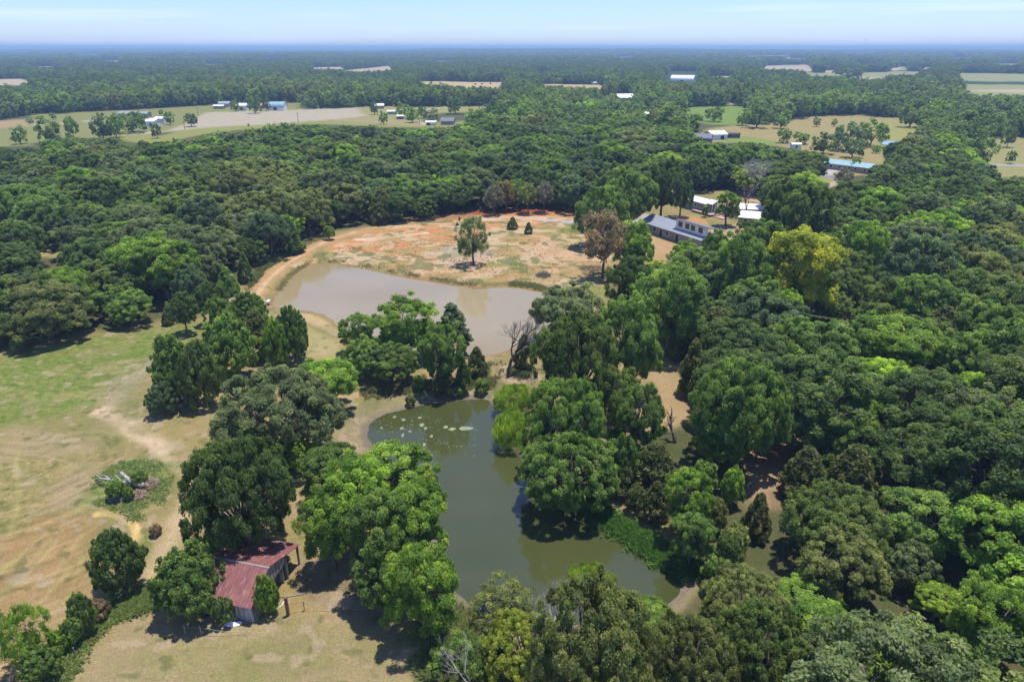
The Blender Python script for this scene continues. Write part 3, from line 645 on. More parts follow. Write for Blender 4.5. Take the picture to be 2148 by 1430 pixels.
for i in range(3):
    rng = np.random.default_rng(400 + i); R, zb, zt = 2.4, 0.2, 7.5; n = 170
    u = rng.random(n) ** 0.8; prof = R * np.minimum(1, (1 - u) ** 0.75 * 1.15) * np.minimum(1, 0.7 + u * 2) * (0.75 + 0.3 * rng.random(n)); a = rng.random(n) * 6.283
    pos_ = np.stack([prof * np.cos(a), prof * np.sin(a), zb + u * (zt - zb)], 1); d = np.stack([np.cos(a), np.sin(a), np.full(n, .5)], 1)
    cl = np.concatenate([pos_, (0.34 * (0.7 + 0.8 * rng.random(n)))[:, None], d], 1)
    L = np.concatenate([pos_[:5] * np.array([.5, .5, .9]), np.full((5, 1), .6), np.full((5, 1), .6)], 1)
    add_kind('cedar', crown_mesh('cedar_crown', cl, 90, 0.16, rng, elong=2.6, flat=1.5, up=.2, inner=.3), trunk_mesh('cedar_trunk', rng, L, .8, .16, lean=.15, twigs=False), R, zt, zb)
rng = np.random.default_rng(450); R, zb, zt = 3.2, 2.0, 12.0; cl = []
for k in range(120):
    u = rng.random(); a = rng.random() * 6.283; rad = R * (1 - u) ** .6 * (.5 + .5 * rng.random()); cl.append((rad * math.cos(a), rad * math.sin(a), zb + round(u * 9) / 9 * (zt - zb) + rng.random() * .5, .5, math.cos(a), math.sin(a), .6))
cl = np.array(cl); L = np.concatenate([cl[:14, :3] * np.array([.8, .8, 1]), np.full((14, 2), .6)], 1)
add_kind('pine', crown_mesh('pine_crown', cl, 130, .2, rng, elong=2.5, flat=.8, inner=.3), trunk_mesh('pine_trunk', rng, L[:6], 5, .2, lean=.1, twigs=False), R, zt, zb)
for i in range(2):                                      # thin crowns through which limbs show
    rng = np.random.default_rng(500 + i); R, zb, zt = 5.5, 1.1, 9.0
    cl, L = lobed(rng, R, zb, zt, 10, 130, lr=.34, cr=.13, spread=.68)
    add_kind('sparse', crown_mesh('sparse_crown', cl, 120, 0.185, rng, inner=.2), trunk_mesh('sparse_trunk', rng, L, 2.0, .34), R, zt, zb)
rng = np.random.default_rng(550); R, zb, zt = 4.5, 0.6, 7.5
cl, L = lobed(rng, R, zb, zt, 7, 150, lr=.42, cr=.17)
add_kind('willow', crown_mesh('willow_crown', cl, 150, .17, rng, elong=3.2, droop=True), trunk_mesh('willow_trunk', rng, L, 1.2, .22), R, zt, zb)
for i in range(3):
    rng = np.random.default_rng(600 + i); R, zb, zt = 1.6, 0.1, 2.6; n = 60
    d = unit(n * 2, rng); d = d[d[:, 2] > -0.3][:n]; pos_ = d * np.array([R, R, (zt - zb) / 2]) * (.65 + .35 * rng.random((len(d), 1))); pos_[:, 2] += (zt + zb) / 2 - .1
    cl = np.concatenate([pos_, np.full((len(d), 1), .38), d], 1); L = np.concatenate([pos_[:4] * .7, np.full((4, 2), .5)], 1); L[:, 2] += .4
    add_kind('shrub', crown_mesh('shrub_crown', cl, 85, .18, rng, inner=.3), trunk_mesh('shrub_stem', rng, L, .3, .07, lean=.1, twigs=False), R, zt, zb)
for i in range(2):                                      # brown, dying leaves on fine twigs
    rng = np.random.default_rng(650 + i); R, zb, zt = 5.0, 3.0, 12.0
    cl, L = lobed(rng, R, zb, zt, 11, 150, lr=.36, cr=.15, spread=.65)
    add_kind('brown', crown_mesh('brown_crown', cl, 75, .2, rng, inner=.1, elong=2.2), trunk_mesh('brown_trunk', rng, L, zb, .3), R, zt, zb)
FAR_CROWNS = []
for i in range(4):
    rng = np.random.default_rng(700 + i); R, zb, zt = 6.0, 1.0, 10.5
    cl, L = lobed(rng, R, zb, zt, 8, 60, lr=.45, cr=.2)
    FAR_CROWNS.append((crown_mesh('far_crown', cl, 44, .66, rng, elong=1.2), trunk_mesh('far_trunk', rng, L[:5], zb + 1, .35, twigs=False), R, zt, zb))
KINDS['far'] = FAR_CROWNS

def bare_tree(seed, h, spread, r0, depth_=5):
    rng = random.Random(seed); mb = MB()
    def grow(p, d, ln, r, k):
        pts = [p]; dd = d.copy(); n = 3
        for i in range(n):
            dd = (dd + Vector((rng.gauss(0, .16), rng.gauss(0, .16), rng.gauss(0.03, .1)))).normalized(); pts.append(pts[-1] + dd * ln / n)
        mb.tube(pts, [r, r * .85, r * .7, r * .55], 6 if k > 2 else 4)
        if k <= 0: return
        for _ in range(rng.choice((2, 3, 3))):
            t = rng.random() * .5 + .5; s = pts[1].lerp(pts[3], t) if k > 1 else pts[2]
            nd = (dd + Vector((rng.gauss(0, spread), rng.gauss(0, spread), rng.gauss(0.05, spread * .6)))).normalized(); grow(s, nd, ln * rng.uniform(.55, .8), r * .5, k - 1)
        grow(pts[-1], dd, ln * .65, r * .55, k - 1)
    grow(Vector((0, 0, -.3)), Vector((0.05, 0.03, 1)), h * .38, r0, depth_)
    zm = max(v[2] for v in mb.v); s = h / zm
    mb.v = [(v[0] * s, v[1] * s, v[2] * s) for v in mb.v]
    return mb

TONE = dict(deep=(.112,.168,.046), oak=(.148,.205,.054), olive=(.190,.218,.070), grey=(.170,.210,.092), mid=(.158,.240,.055), bright=(.195,.300,.046),
            lime=(.27,.38,.055), yellow=(.40,.42,.050), yelgreen=(.28,.33,.052), cedar=(.135,.155,.046), willow=(.30,.40,.068), brown=(.25,.19,.125), rust=(.24,.18,.08), blue=(.125,.182,.084), greybrown=(.20,.185,.15))
NAMES = dict(broad='oak_tree', oak='oak_tree', tall='cottonwood_tree', round='round_tree', cedar='cedar_tree', pine='pine_tree', sparse='thin_tree', willow='willow_tree', shrub='shrub', brown='dying_tree', far='oak_tree')
CATS = dict(broad='oak tree', oak='oak tree', tall='cottonwood tree', round='tree', cedar='cedar tree', pine='pine tree', sparse='thin tree', willow='willow tree', shrub='shrub', brown='dying tree', far='oak tree')
R_ = random.Random(4)
FOOT = []                                               # x, y, radius of every placed tree
PLACED = []
def put_tree(kind, x, y, R, zt, tone, label, group=None, var=None, name=None):
    v = KINDS[kind]; crown, trunk, R0, zt0, zb0 = v[(var if var is not None else R_.randrange(len(v))) % len(v)]
    e = empty(name or NAMES[kind], (x, y, gz(x, y)), label, CATS[kind], group, R_.random() * 6.283)
    e.scale = (R / R0, R / R0, zt / zt0)
    t = TONE[tone] if isinstance(tone, str) else tone; j = R_.uniform(.88, 1.14)
    j *= 1.12; c = link('crown', crown, e); c.color = (t[0] * j, t[1] * j, t[2] * j, 1)
    link('trunk', trunk, e)
    FOOT.append((x, y, R)); return e
def solve(cx, cy, w, h, kind, kz=1.0):
    """tree whose crown covers w x h pixels round (cx, cy): real ground position, radius and height"""
    v = KINDS[kind][0]; R0, zt0, zb0 = v[2:]; fb = zb0 / zt0; hc = 5.0
    for _ in range(25):
        p = P(cx, cy, hc); d = depth(p); R = w / 2 * d / F
        dl = math.atan2(H - hc, math.hypot(p.x, p.y)); hh = h / 2 * d / F
        V2 = max(hh ** 2 - (R * math.sin(dl)) ** 2, 0) / math.cos(dl) ** 2
        V = min(max(math.sqrt(V2), .42 * R), 2.2 * R); zt = 2 * V / (1 - fb); hc = hc * .5 + (zt * fb + V) * .5
    return p.x, p.y, R, zt

# ------------------------------------------------------------------ trees one can tell apart, as (crown centre px, size px, kind, tone, label)
T = [
 (240,1168,108,118,'round','deep','feathery dark green tree standing alone in the field left of the red barn'),
 (392,1205,150,140,'round','mid','airy round tree covering the left end of the red-roofed barn'),
 (557,1240,54,72,'round','bright','small leafy tree against the front right corner of the red barn'),
 (468,1276,46,44,'shrub','deep','low round bush in front of the red barn wall'),
 (468,1120,86,84,'round','mid','small round tree at the back left corner of the red barn'),
 (168,1278,52,66,'shrub','deep','tallest dark bush in the hedge row at lower left'),
 (150,1318,46,48,'shrub','mid','middle bush of the hedge row at lower left'),
 (122,1346,40,40,'shrub','bright','lowest green bush of the hedge row at lower left'),
 (45,1325,100,110,'sparse','bright','thin light green tree in the lower left corner of the field'),
 (82,1385,80,74,'round','mid','leafy bush tree at the bottom left corner beside the hedge'),
 (494,1012,225,200,'oak','deep','broad dark oak with ragged branches left of the bright cottonwoods, above the barn'),
 (582,850,262,164,'oak','grey','very wide grey green oak between the left field and the pond bank'),
 (686,792,130,92,'tall','bright','bright green tree behind the wide grey green oak'),
 (540,955,130,80,'oak','oak','dull green oak crown in front of the wide grey green oak'),
 (625,948,84,62,'round','lime','small yellow green crown between the oaks above the barn'),
 (690,985,120,100,'tall','mid','green crown at the back left of the cottonwood grove by the lower pond'),
 (745,1040,140,150,'tall','bright','bright green cottonwood in the middle of the grove above the barn'),
 (830,985,170,120,'tall','bright','bright green cottonwood at the top of the grove beside the lower pond'),
 (890,1010,66,84,'round','yelgreen','olive brown round crown leaning out over the lower pond'),
 (690,1090,120,130,'tall','bright','light green cottonwood just right of the red barn roof'),
 (800,1120,150,170,'tall','mid','tall green cottonwood in the centre of the grove by the pasture shadow'),
 (862,1095,150,160,'tall','bright','bright cottonwood with its crown against the lower pond water'),
 (800,1200,130,120,'tall','mid','dark lower crown of the grove above the shaded pasture'),
 (885,1225,150,160,'tall','bright','nearest cottonwood at the lower right end of the grove'),
 (1060,1245,150,110,'sparse','olive','olive half bare oak at the bottom edge in front of the lower pond'),
 (1095,1345,170,140,'oak','yelgreen','yellow green oak with a forked trunk at the bottom centre'),
 (960,1370,120,100,'sparse','mid','thin green tree with dead limbs at the bottom edge left of centre'),
 (1240,1185,116,84,'willow','willow','bright feathery willow standing in the edge of the lower pond'),
 (1250,1340,270,260,'oak','olive','huge olive green oak at the bottom centre right'),
 (1368,1280,100,70,'tall','bright','fresh green tree behind the huge olive oak at the pond corner'),
 (1455,1372,180,170,'oak','olive','olive oak at the bottom edge right of the huge olive oak'),
 (1562,1250,180,140,'oak','olive','dark glossy oak right of the lower pond corner'),
 (1590,1345,200,180,'oak','oak','dull green oak at the bottom edge below the glossy oak'),
 (1700,1270,150,110,'tall','bright','bright green crown in the wood at lower right, above the shaded gap'),
 (1860,1375,180,130,'oak','bright','wide light green crown at the bottom edge right of centre'),
 (1985,1400,180,150,'oak','mid','broad mid green oak at the bottom edge, right of the light green crown'),
 (1740,1390,170,130,'oak','grey','grey green oak at the bottom edge beside the wide light green crown'),
 (1915,1180,116,100,'round','grey','small rounded grey green tree in the lower right wood'),
 (1755,1085,210,150,'oak','oak','large oak at the edge of the clearing in the right wood'),
 (1930,1090,170,130,'tall','mid','fresh green crown in the middle of the lower right wood'),
 (2080,1290,150,150,'tall','bright','bright green crown at the right edge near the bottom'),
 (1965,1260,90,70,'tall','lime','small yellow green crown beside a dark gap in the lower right wood'),
 (1555,835,200,170,'oak','mid','big round oak behind the tan clearing on the right'),
 (1515,905,120,105,'tall','bright','bright green tree in front of the big round oak by the clearing'),
 (1850,785,120,78,'tall','lime','bright lime green crown standing out of the right wood'),
 (1342,855,112,112,'oak','mid','round lone oak with visible trunk on the tan ground right of the lower pond'),
 (1688,552,155,140,'tall','yellow','yellow crowned tree in the wood right of the house'),
 (1930,548,168,112,'oak','blue','dome shaped blue green oak right of the yellow tree'),
 (1820,515,84,96,'tall','bright','bright green tree between the yellow tree and the dome shaped oak'),
 (1410,625,134,140,'tall','mid','full green tree at the right end of the upper pond bank'),
 (1382,572,66,50,'tall','yelgreen','yellow green treetop behind the full green tree at the upper pond'),
 (1322,585,102,88,'oak','deep','dark bushy oak at the edge of the orange bare ground'),
 (1328,500,94,74,'oak','bright','green oak between the dying brown tree and the grey-roofed house'),
 (1440,542,70,66,'tall','bright','green tree in front of the grey-roofed house'),
 (1500,532,56,96,'tall','mid','tall narrow green tree at the right end of the grey-roofed house'),
 (1562,555,110,130,'tall','mid','full green tree between the house and the yellow tree'),
 (1528,428,48,50,'tall','bright','lone small green tree on the lawn between cottage and white shed'),
 (1268,488,92,88,'brown','brown','dying tree with brown leaves beside the dirt path'),
 (992,494,72,76,'sparse','grey','grey green half bare tree on the orange slope above the upper pond'),
 (1075,468,22,24,'cedar','cedar','left one of two tiny trees by the dirt path above the upper pond'),
 (1109,478,18,22,'cedar','cedar','right one of two tiny trees by the dirt path above the upper pond'),
 (1190,640,150,90,'oak','grey','pale grey green oak overhanging the right end of the upper pond'),
 (1215,735,180,160,'oak','oak','large oak on the dam below the pale grey green oak'),
 (1320,690,140,140,'oak','mid','rounded oak right of the large oak on the dam'),
 (1185,860,170,150,'oak','mid','dark oak rising behind the willows of the lower pond'),
 (1290,810,110,90,'oak','oak','oak crown between the dam oaks and the lone round oak'),
 (1195,950,210,150,'oak','mid','broad oak overhanging the right bank of the lower pond'),
 (1075,828,84,58,'willow','willow','yellow green willow at the top right corner of the lower pond'),
 (1072,885,84,72,'willow','willow','lower feathery willow dipping into the lower pond'),
 (1310,960,70,100,'round','mid','slim bushy tree on the bank right of the broad pond oak'),
 (1375,980,110,110,'cedar','cedar','group of dark cedar foliage below the lone round oak'),
 (1310,1000,60,76,'cedar','cedar','dark pointed cedar on the right bank of the lower pond'),
 (1375,1050,56,80,'cedar','cedar','olive cedar on the slope above the green reed strip'),
 (1445,1040,100,110,'tall','bright','bright bushy tree right of the cedars on the pond slope'),
 (1455,1112,86,90,'tall','mid','bushy tree above the green reed strip of the lower pond'),
 (1590,1080,60,90,'cedar','cedar','cedar at the bottom of the tan clearing'),
 (1690,990,90,110,'cedar','cedar','dark cedar at the right edge of the tan clearing'),
 (1455,770,60,110,'cedar','cedar','tall dark cedar beside the tan strip in the right wood'),
 (1500,700,110,110,'cedar','cedar','cluster like cedar crown in the middle of the right wood'),
 (1760,700,90,60,'cedar','cedar','low dark olive cedar below the yellow tree'),
 (1418,722,34,52,'round','deep','small dark round tree in the gap right of the dam oaks'),
 (850,675,128,100,'tall','bright','bright yellow green tree on the dam between the ponds'),
 (748,690,84,66,'tall','mid','small green tree at the left end of the dam grove'),
 (762,742,104,76,'round','mid','low dark tree on the near side of the dam grove'),
 (818,752,112,66,'oak','mid','shaded bushy tree at the foot of the dam grove'),
 (948,680,80,96,'pine','blue','blue green pine at the right end of the dam grove'),
 (926,722,100,96,'oak','mid','round green tree in front of the blue green pine'),
 (1000,758,46,60,'cedar','cedar','small cedar on the dam left of the bare dead tree'),
 (1100,735,46,66,'cedar','cedar','small dark cedar right of the bare dead tree on the dam'),
 (930,790,50,60,'cedar','cedar','pointed cedar on the far bank of the lower pond'),
 (972,782,34,40,'shrub','deep','little bush beside the pointed cedar on the far bank'),
 (878,798,22,24,'shrub','mid','tiny bush on the dirt bank below the dam grove'),
 (362,762,98,120,'round','mid','left of two big round trees at the edge of the mown field'),
 (416,772,88,116,'round','oak','right of two big round trees at the edge of the mown field'),
 (336,830,62,60,'round','blue','low dark round tree at the foot of the two big round trees'),
 (476,716,112,118,'round','mid','full round tree at the left end of the tree row under the dam'),
 (540,700,76,100,'cedar','cedar','dark cedar in the tree row left of the upper pond'),
 (575,712,60,84,'round','bright','green bushy tree in the tree row left of the upper pond'),
 (612,690,70,96,'round','mid','right end tree of the row beside the dam track'),
 (520,645,84,70,'round','mid','back tree of the row below the concrete spillway'),
 (460,655,60,60,'oak','mid','small oak at the corner of the mown field near the spillway'),
 (382,643,62,58,'oak','deep','small oak with visible trunks at the top of the mown field'),
 (350,662,24,36,'cedar','cedar','small cedar beside the small oak at the top of the mown field'),
 (440,620,56,60,'oak','deep','dark tree on the edge between the wood and the dam slope'),
 (475,588,44,56,'cedar','mid','green pointed tree on the wood edge left of the dam track'),
 (512,560,30,60,'cedar','deep','slim dark tree in the grassy slope left of the dam track'),
 (605,492,56,70,'cedar','deep','dark cone shaped tree at the start of the orange track'),
 (560,495,40,60,'cedar','deep','pointed tree left of the dark cone shaped tree'),
 (690,484,24,20,'shrub','mid','small round bush beside the orange track'),
 (34,718,28,24,'shrub','mid','small bush at the left end of the mown field edge'),
 (395,590,70,60,'oak','blue','blue green oak in the lower part of the left wood'),
 (1262,432,110,84,'oak','mid','large green tree standing over the right end of the orange slope'),
 (1325,398,110,80,'oak','mid','broad green oak behind the left corner of the grey-roofed house'),
 (1300,372,90,60,'oak','oak','dull oak behind the broad green oak left of the yard'),
 (1392,378,84,84,'oak','deep','dark shade tree at the back left of the lawn'),
 (1432,392,50,60,'oak','deep','dark tree overhanging the left end of the cottage'),
 (1640,425,80,96,'oak','oak','oak at the right of the white-roofed sheds'),
 (1700,445,120,110,'oak','oak','wide dark oak in the wood right of the sheds'),
 (1590,492,90,60,'oak','mid','low green tree in front of the white-roofed sheds'),
 (1625,500,70,70,'tall','mid','green tree between the sheds and the yellow tree'),
 (1648,640,66,70,'tall','bright','bright rounded tree below the yellow tree'),
 (985,205,30,18,'far','bright','light green bushy tree by the curving hamlet road'),
 (1143,248,34,28,'far','lime','bright light green tree rising from the middle distance woods'),
 (1060,218,34,22,'far','bright','pale green tree right of the brown-roofed far house'),
 (1110,270,30,20,'far','lime','small yellow green tree right of the hamlet houses'),
 (125,215,48,26,'far','bright','broad light green tree at the edge of the far left field'),
 (1265,235,40,30,'far','mid','mid green round tree below the white-roofed teal house'),
 (1425,262,90,50,'far','deep','very broad dark tree left of the dark grey roof'),
 (1345,290,60,36,'far','grey','grey green tree in the wood beyond the yard'),
 (1480,440,14,16,'shrub','mid','tiny bush on the lawn by the cottage deck'),
]
for (cx, cy, w, h, kind, tone, label) in T:
    if kind == 'oak' and w >= 170: kind = 'broad'
    x, y, R, zt = solve(cx, cy, w, h, kind)
    put_tree(kind, x, y, R, zt, tone, label)
# trees standing in the far fields
FT = [(102,275,42,42,'oak','far',''),(150,268,24,34,'mid',''),(212,268,40,40,'deep',''),(275,257,60,34,'deep',''),(355,248,18,22,'mid',''),(328,275,18,24,'deep',''),
 (400,252,24,22,'deep',''),(40,285,28,28,'mid',''),(240,266,30,36,'mid',''),(140,254,12,12,'mid',''),(110,244,12,12,'mid',''),(62,255,14,10,'mid',''),(338,236,8,10,'mid',''),
 (534,220,26,28,'deep',''),(492,222,18,18,'oak',''),(558,219,14,22,'deep',''),(956,220,34,30,'deep',''),(845,232,30,24,'mid',''),(804,248,18,20,'mid',''),(884,236,18,20,'deep',''),(905,244,28,16,'grey',''),
 (865,242,26,24,'bright',''),(785,228,16,20,'deep',''),(1500,240,34,24,'oak',''),(1590,246,46,36,'deep',''),(1640,252,32,28,'mid',''),(1560,250,24,22,'mid',''),(1714,256,14,16,'mid',''),(1750,258,10,12,'mid',''),
 (1780,288,56,46,'blue',''),(1730,302,46,34,'deep',''),(1790,312,40,30,'blue',''),(1830,280,56,44,'oak',''),(1912,246,44,34,'oak',''),(1780,155,50,16,'deep',''),(2070,278,28,26,'mid',''),(2118,288,24,34,'oak',''),
 (2122,330,16,22,'deep',''),(2062,318,50,46,'oak',''),(1838,314,16,12,'bright',''),(1795,345,22,22,'mid',''),(1645,285,26,24,'mid',''),(1680,290,30,20,'mid',''),(912,232,14,8,'mid',''),(575,262,6,5,'mid',''),(522,263,5,5,'mid','')]
near_what = {0:'west of the long white building', 1:'in the pasture beyond the right wood', 2:'among the houses of the far hamlet'}
for t in FT:
    cx, cy, w, h = t[:4]; tone = t[4] if t[4] in TONE else 'deep'
    reg = 'in the pasture beyond the right wood' if cx > 1480 else ('in the far fields beyond the left wood' if cx < 760 else 'beside the far houses beyond the middle wood')
    x, y, R, zt = solve(cx, cy, w, h, 'far')
    sz = 'small' if w < 20 else ('broad' if w > 38 else 'medium')
    put_tree('far', x, y, R, zt, tone, '%s %s tree standing %s' % (sz, {'deep':'dark green','mid':'green','oak':'dull green','bright':'bright green','blue':'blue green','grey':'grey green'}[tone], reg), 'trees ' + reg)
EXPL = len(FOOT)

# ------------------------------------------------------------------ woods: scattered positions, the nearest as single trees, the rest as one mass
foot = np.array(FOOT)
def hexgrid(x0, x1, y0, y1, s, seed):
    rng = np.random.default_rng(seed); ys = np.arange(y0, y1, s * .87); out = []
    for i, yy in enumerate(ys):
        xs = np.arange(x0, x1, s) + (s / 2 if i % 2 else 0)
        out.append(np.stack([xs, np.full(len(xs), yy)], 1))
    p = np.concatenate(out); p += rng.uniform(-.33, .33, p.shape) * s; return p
def accept(p, R, zt):
    x, y = p[:, 0], p[:, 1]; z0 = terrain_far(x, y)
    ok = np.ones(len(p), bool)
    for dx, fz in ((0, 0.03), (0, .97), (-.75, .55), (.75, .55), (0, .5), (0, .25), (0, .75)):
        a, b = proj(x + dx * R, y, z0 + zt * fz); ok &= ~in_open(a, b)
    ax, ay = proj(x, y, z0 + zt * .5); ok &= (ax > -420) & (ax < 2570) & (ay < 2100)
    return ok
P1 = hexgrid(-420, 420, 24, 620, 8.2, 1); r1_ = np.random.default_rng(2)
R1 = r1_.uniform(3.7, 7.4, len(P1)) * (0.9 + .25 * (fbm(P1[:, 0], P1[:, 1], 60, 8, 2) - .5)); H1 = R1 * r1_.uniform(1.45, 2.1, len(P1)) + 1.0
H1 = np.clip(H1 * r1_.uniform(.85, 1.15, len(P1)), 6.5, 14.5)
ok = accept(P1, R1, H1)
for (fx, fy, fr) in foot:
    d = np.hypot(P1[:, 0] - fx, P1[:, 1] - fy); ok &= d > (fr + R1) * .62
ok &= ~((np.hypot(P1[:, 0], P1[:, 1]) > 330) & False)
P1, R1, H1 = P1[ok], R1[ok], H1[ok]
dep1 = P1[:, 1] * cp + H * sp
size1 = R1 / dep1; ax, ay = proj(P1[:, 0], P1[:, 1], H1 * .6)
inview = (ax > -30) & (ax < 2178) & (ay > 0) & (ay < 1500)
size1 = np.where(inview, size1, -1)
order = np.argsort(-size1); NEAR_N = 300 - 40
near_idx = order[:NEAR_N]; rest_idx = order[NEAR_N:]
def tone_for(x, y, rv):
    n = vnoise(np.array([x / 28.0]), np.array([y / 28.0]), 41)[0]
    if rv < (.09 if x > 20 else .035): return 'bright'
    if rv < (.105 if x > 20 else .04): return 'lime' if n > .5 else 'yelgreen'
    if rv < .20: return 'grey'
    if rv < .27: return 'blue'
    return ('olive', 'oak', 'mid', 'deep', 'oak')[min(4, int(n * 5))]
toneword = dict(bright='bright green', lime='lime green', yelgreen='yellow green', grey='grey green', blue='blue green', olive='olive green', oak='dull green', mid='mid green', deep='dark green')
for i in near_idx:
    x, y = P1[i]; px, py = ax[i], ay[i]; rv = R_.random(); tone = tone_for(x, y, rv)
    if px < 700: reg = 'left wood'
    elif px < 1300: reg = 'middle wood behind the orange slope'
    else: reg = 'right wood'
    reg2 = reg
    if reg[:3] == 'mid': reg2 = 'middle wood'
    if reg == 'right wood': sub = 'near the bottom edge' if py > 1150 else ('level with lower pond' if py > 800 else ('level with upper pond' if py > 580 else 'behind the house'))
    elif reg == 'left wood': sub = 'bordering the mown field' if py > 560 else ('left of the orange track' if py > 460 else 'deep inside the trees')
    else: sub = 'in its front row' if py > 380 else 'deep inside the trees'
    szw = 'large' if R1[i] > 6.1 else ('small' if R1[i] < 5.0 else 'middling')
    side = ''
    if reg == 'right wood': side = ', far right' if px > 1980 else (', pond side' if px < 1560 else '')
    kind = 'tall' if tone in ('bright', 'lime') else 'oak'
    rr_ = R_.random()
    if rr_ < .07: kind, tone = 'cedar', 'cedar'
    zt = H1[i] * (.8 if kind == 'cedar' else 1)
    lab = ('%s dark cedar in the %s, %s%s' % (szw, reg2, sub, side)) if kind == 'cedar' else '%s %s %s in the %s, %s%s' % (szw, toneword[tone], 'tree' if kind == 'tall' else 'oak', reg2, sub, side)
    put_tree(kind, x, y, R1[i] * (.72 if kind == 'cedar' else 1.17), zt * (1.12 if kind == 'tall' else 1), tone, lab, 'trees of the ' + reg)

# -- the mass of woodland
def gather(p, R, zt): return np.concatenate([p, terrain_far(p[:, 0], p[:, 1])[:, None], R[:, None], zt[:, None]], 1)
mass = [gather(P1[rest_idx], R1[rest_idx] * 1.17, H1[rest_idx])]
P2 = hexgrid(-1600, 1600, 24, 2300, 8.8, 3); d2 = np.hypot(P2[:, 0], P2[:, 1])
P2 = P2[((P2[:, 1] >= 617) | (np.abs(P2[:, 0]) > 424)) & (np.abs(P2[:, 0]) < P2[:, 1] * 1.15 + 60) & (d2 < 2300)]
r2_ = np.random.default_rng(5); R2 = r2_.uniform(4.4, 7.4, len(P2)); H2 = r2_.uniform(7.5, 14.5, len(P2)) * (.85 + .3 * fbm(P2[:, 0], P2[:, 1], 90, 4, 2))
ok = accept(P2, R2, H2)
for (fx, fy, fr) in foot:
    if math.hypot(fx, fy) > 400: ok &= np.hypot(P2[:, 0] - fx, P2[:, 1] - fy) > (fr + R2) * .6
mass.append(gather(P2[ok], R2[ok], H2[ok]))
rows = []; dd = 2300.0; r3_ = np.random.default_rng(6)
while dd < 32000:
    s = dd / 190.0; n = int(dd * 1.75 / s); a = (np.arange(n) + r3_.uniform(-.4, .4, n)) / n * 1.75 - .875; q = dd + r3_.uniform(-.4, .4, n) * s
    rows.append(np.stack([q * np.sin(a), q * np.cos(a), np.full(n, s)], 1)); dd += s * 1.25
P3 = np.concatenate(rows); R3 = P3[:, 2] * r3_.uniform(.7, 1.05, len(P3)); H3 = r3_.uniform(9, 17, len(P3)) + R3 * .10
ok = accept(P3[:, :2], R3 * .6, H3); mass.append(gather(P3[ok][:, :2], R3[ok], H3[ok]))
mass = np.concatenate(mass); nm = len(mass); rg = np.random.default_rng(9)
d_ = np.hypot(mass[:, 0], mass[:, 1])
NHI = 7
idx = np.where(d_ < 420, rg.integers(0, NHI, nm), NHI + rg.integers(0, 4, nm))
tl = [TONE[k] for k in ('olive', 'oak', 'mid', 'deep', 'oak', 'grey', 'blue', 'bright', 'lime')]
nn = fbm(mass[:, 0], mass[:, 1], 55, 12, 2); tt = np.clip(((nn - .25) * 2 * 5).astype(int), 0, 4); rv = rg.random(nm)
tt = np.where(rv < .09, 7, np.where(rv < .10, 8, np.where(rv < .17, 5, np.where(rv < .26, 6, tt))))
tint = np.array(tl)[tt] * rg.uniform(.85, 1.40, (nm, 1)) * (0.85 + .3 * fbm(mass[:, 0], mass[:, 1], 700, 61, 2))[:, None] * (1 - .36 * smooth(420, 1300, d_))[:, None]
srcs = [v for v in KINDS['oak']] + [v for v in KINDS['tall']] + FAR_CROWNS
R0s = np.array([v[2] for v in srcs]); Z0s = np.array([v[3] for v in srcs])
scl = np.stack([mass[:, 3] / R0s[idx], mass[:, 3] / R0s[idx], mass[:, 4] / Z0s[idx]], 1)
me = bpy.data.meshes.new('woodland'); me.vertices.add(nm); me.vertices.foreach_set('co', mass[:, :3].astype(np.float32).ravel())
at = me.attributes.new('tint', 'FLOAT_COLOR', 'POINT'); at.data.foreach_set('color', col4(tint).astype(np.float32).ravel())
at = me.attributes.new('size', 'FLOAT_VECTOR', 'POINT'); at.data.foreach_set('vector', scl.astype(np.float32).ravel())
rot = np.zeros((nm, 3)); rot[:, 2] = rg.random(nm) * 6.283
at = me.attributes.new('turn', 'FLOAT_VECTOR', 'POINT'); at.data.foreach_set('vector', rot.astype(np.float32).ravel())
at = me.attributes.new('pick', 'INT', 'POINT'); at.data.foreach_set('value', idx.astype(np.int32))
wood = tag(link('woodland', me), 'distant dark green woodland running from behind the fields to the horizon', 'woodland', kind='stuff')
ng = bpy.data.node_groups.new('woodland_crowns', 'GeometryNodeTree')
ng.interface.new_socket('Geometry', in_out='INPUT', socket_type='NodeSocketGeometry'); ng.interface.new_socket('Geometry', in_out='OUTPUT', socket_type='NodeSocketGeometry')
gi = ng.nodes.new('NodeGroupInput'); go = ng.nodes.new('NodeGroupOutput'); join = ng.nodes.new('GeometryNodeJoinGeometry')
crown_obs = {}
for ob in bpy.data.objects:
    if ob.name.split('.')[0] == 'crown' and ob.data not in crown_obs: crown_obs[ob.data] = ob
for k in range(len(srcs) - 1, -1, -1):                  # join puts the last linked first
    v = srcs[k]
    if v[0] not in crown_obs: crown_obs[v[0]] = link('crown', v[0], put_tree('oak', 60 + k * 9, 330, 5, 9, 'oak', 'oak in the wood behind the house'))
    oi = ng.nodes.new('GeometryNodeObjectInfo'); oi.transform_space = 'ORIGINAL'; oi.inputs['Object'].default_value = crown_obs[v[0]]
    sm = ng.nodes.new('GeometryNodeSetMaterial'); sm.inputs['Material'].default_value = M_FAR
    g2 = ng.nodes.new('GeometryNodeGeometryToInstance')
    ng.links.new(oi.outputs['Geometry'], sm.inputs['Geometry']); ng.links.new(sm.outputs[0], g2.inputs[0]); ng.links.new(g2.outputs[0], join.inputs[0])
iop = ng.nodes.new('GeometryNodeInstanceOnPoints'); iop.inputs['Pick Instance'].default_value = True
def named(n, t):
    a = ng.nodes.new('GeometryNodeInputNamedAttribute'); a.data_type = t; a.inputs['Name'].default_value = n; return a.outputs['Attribute']
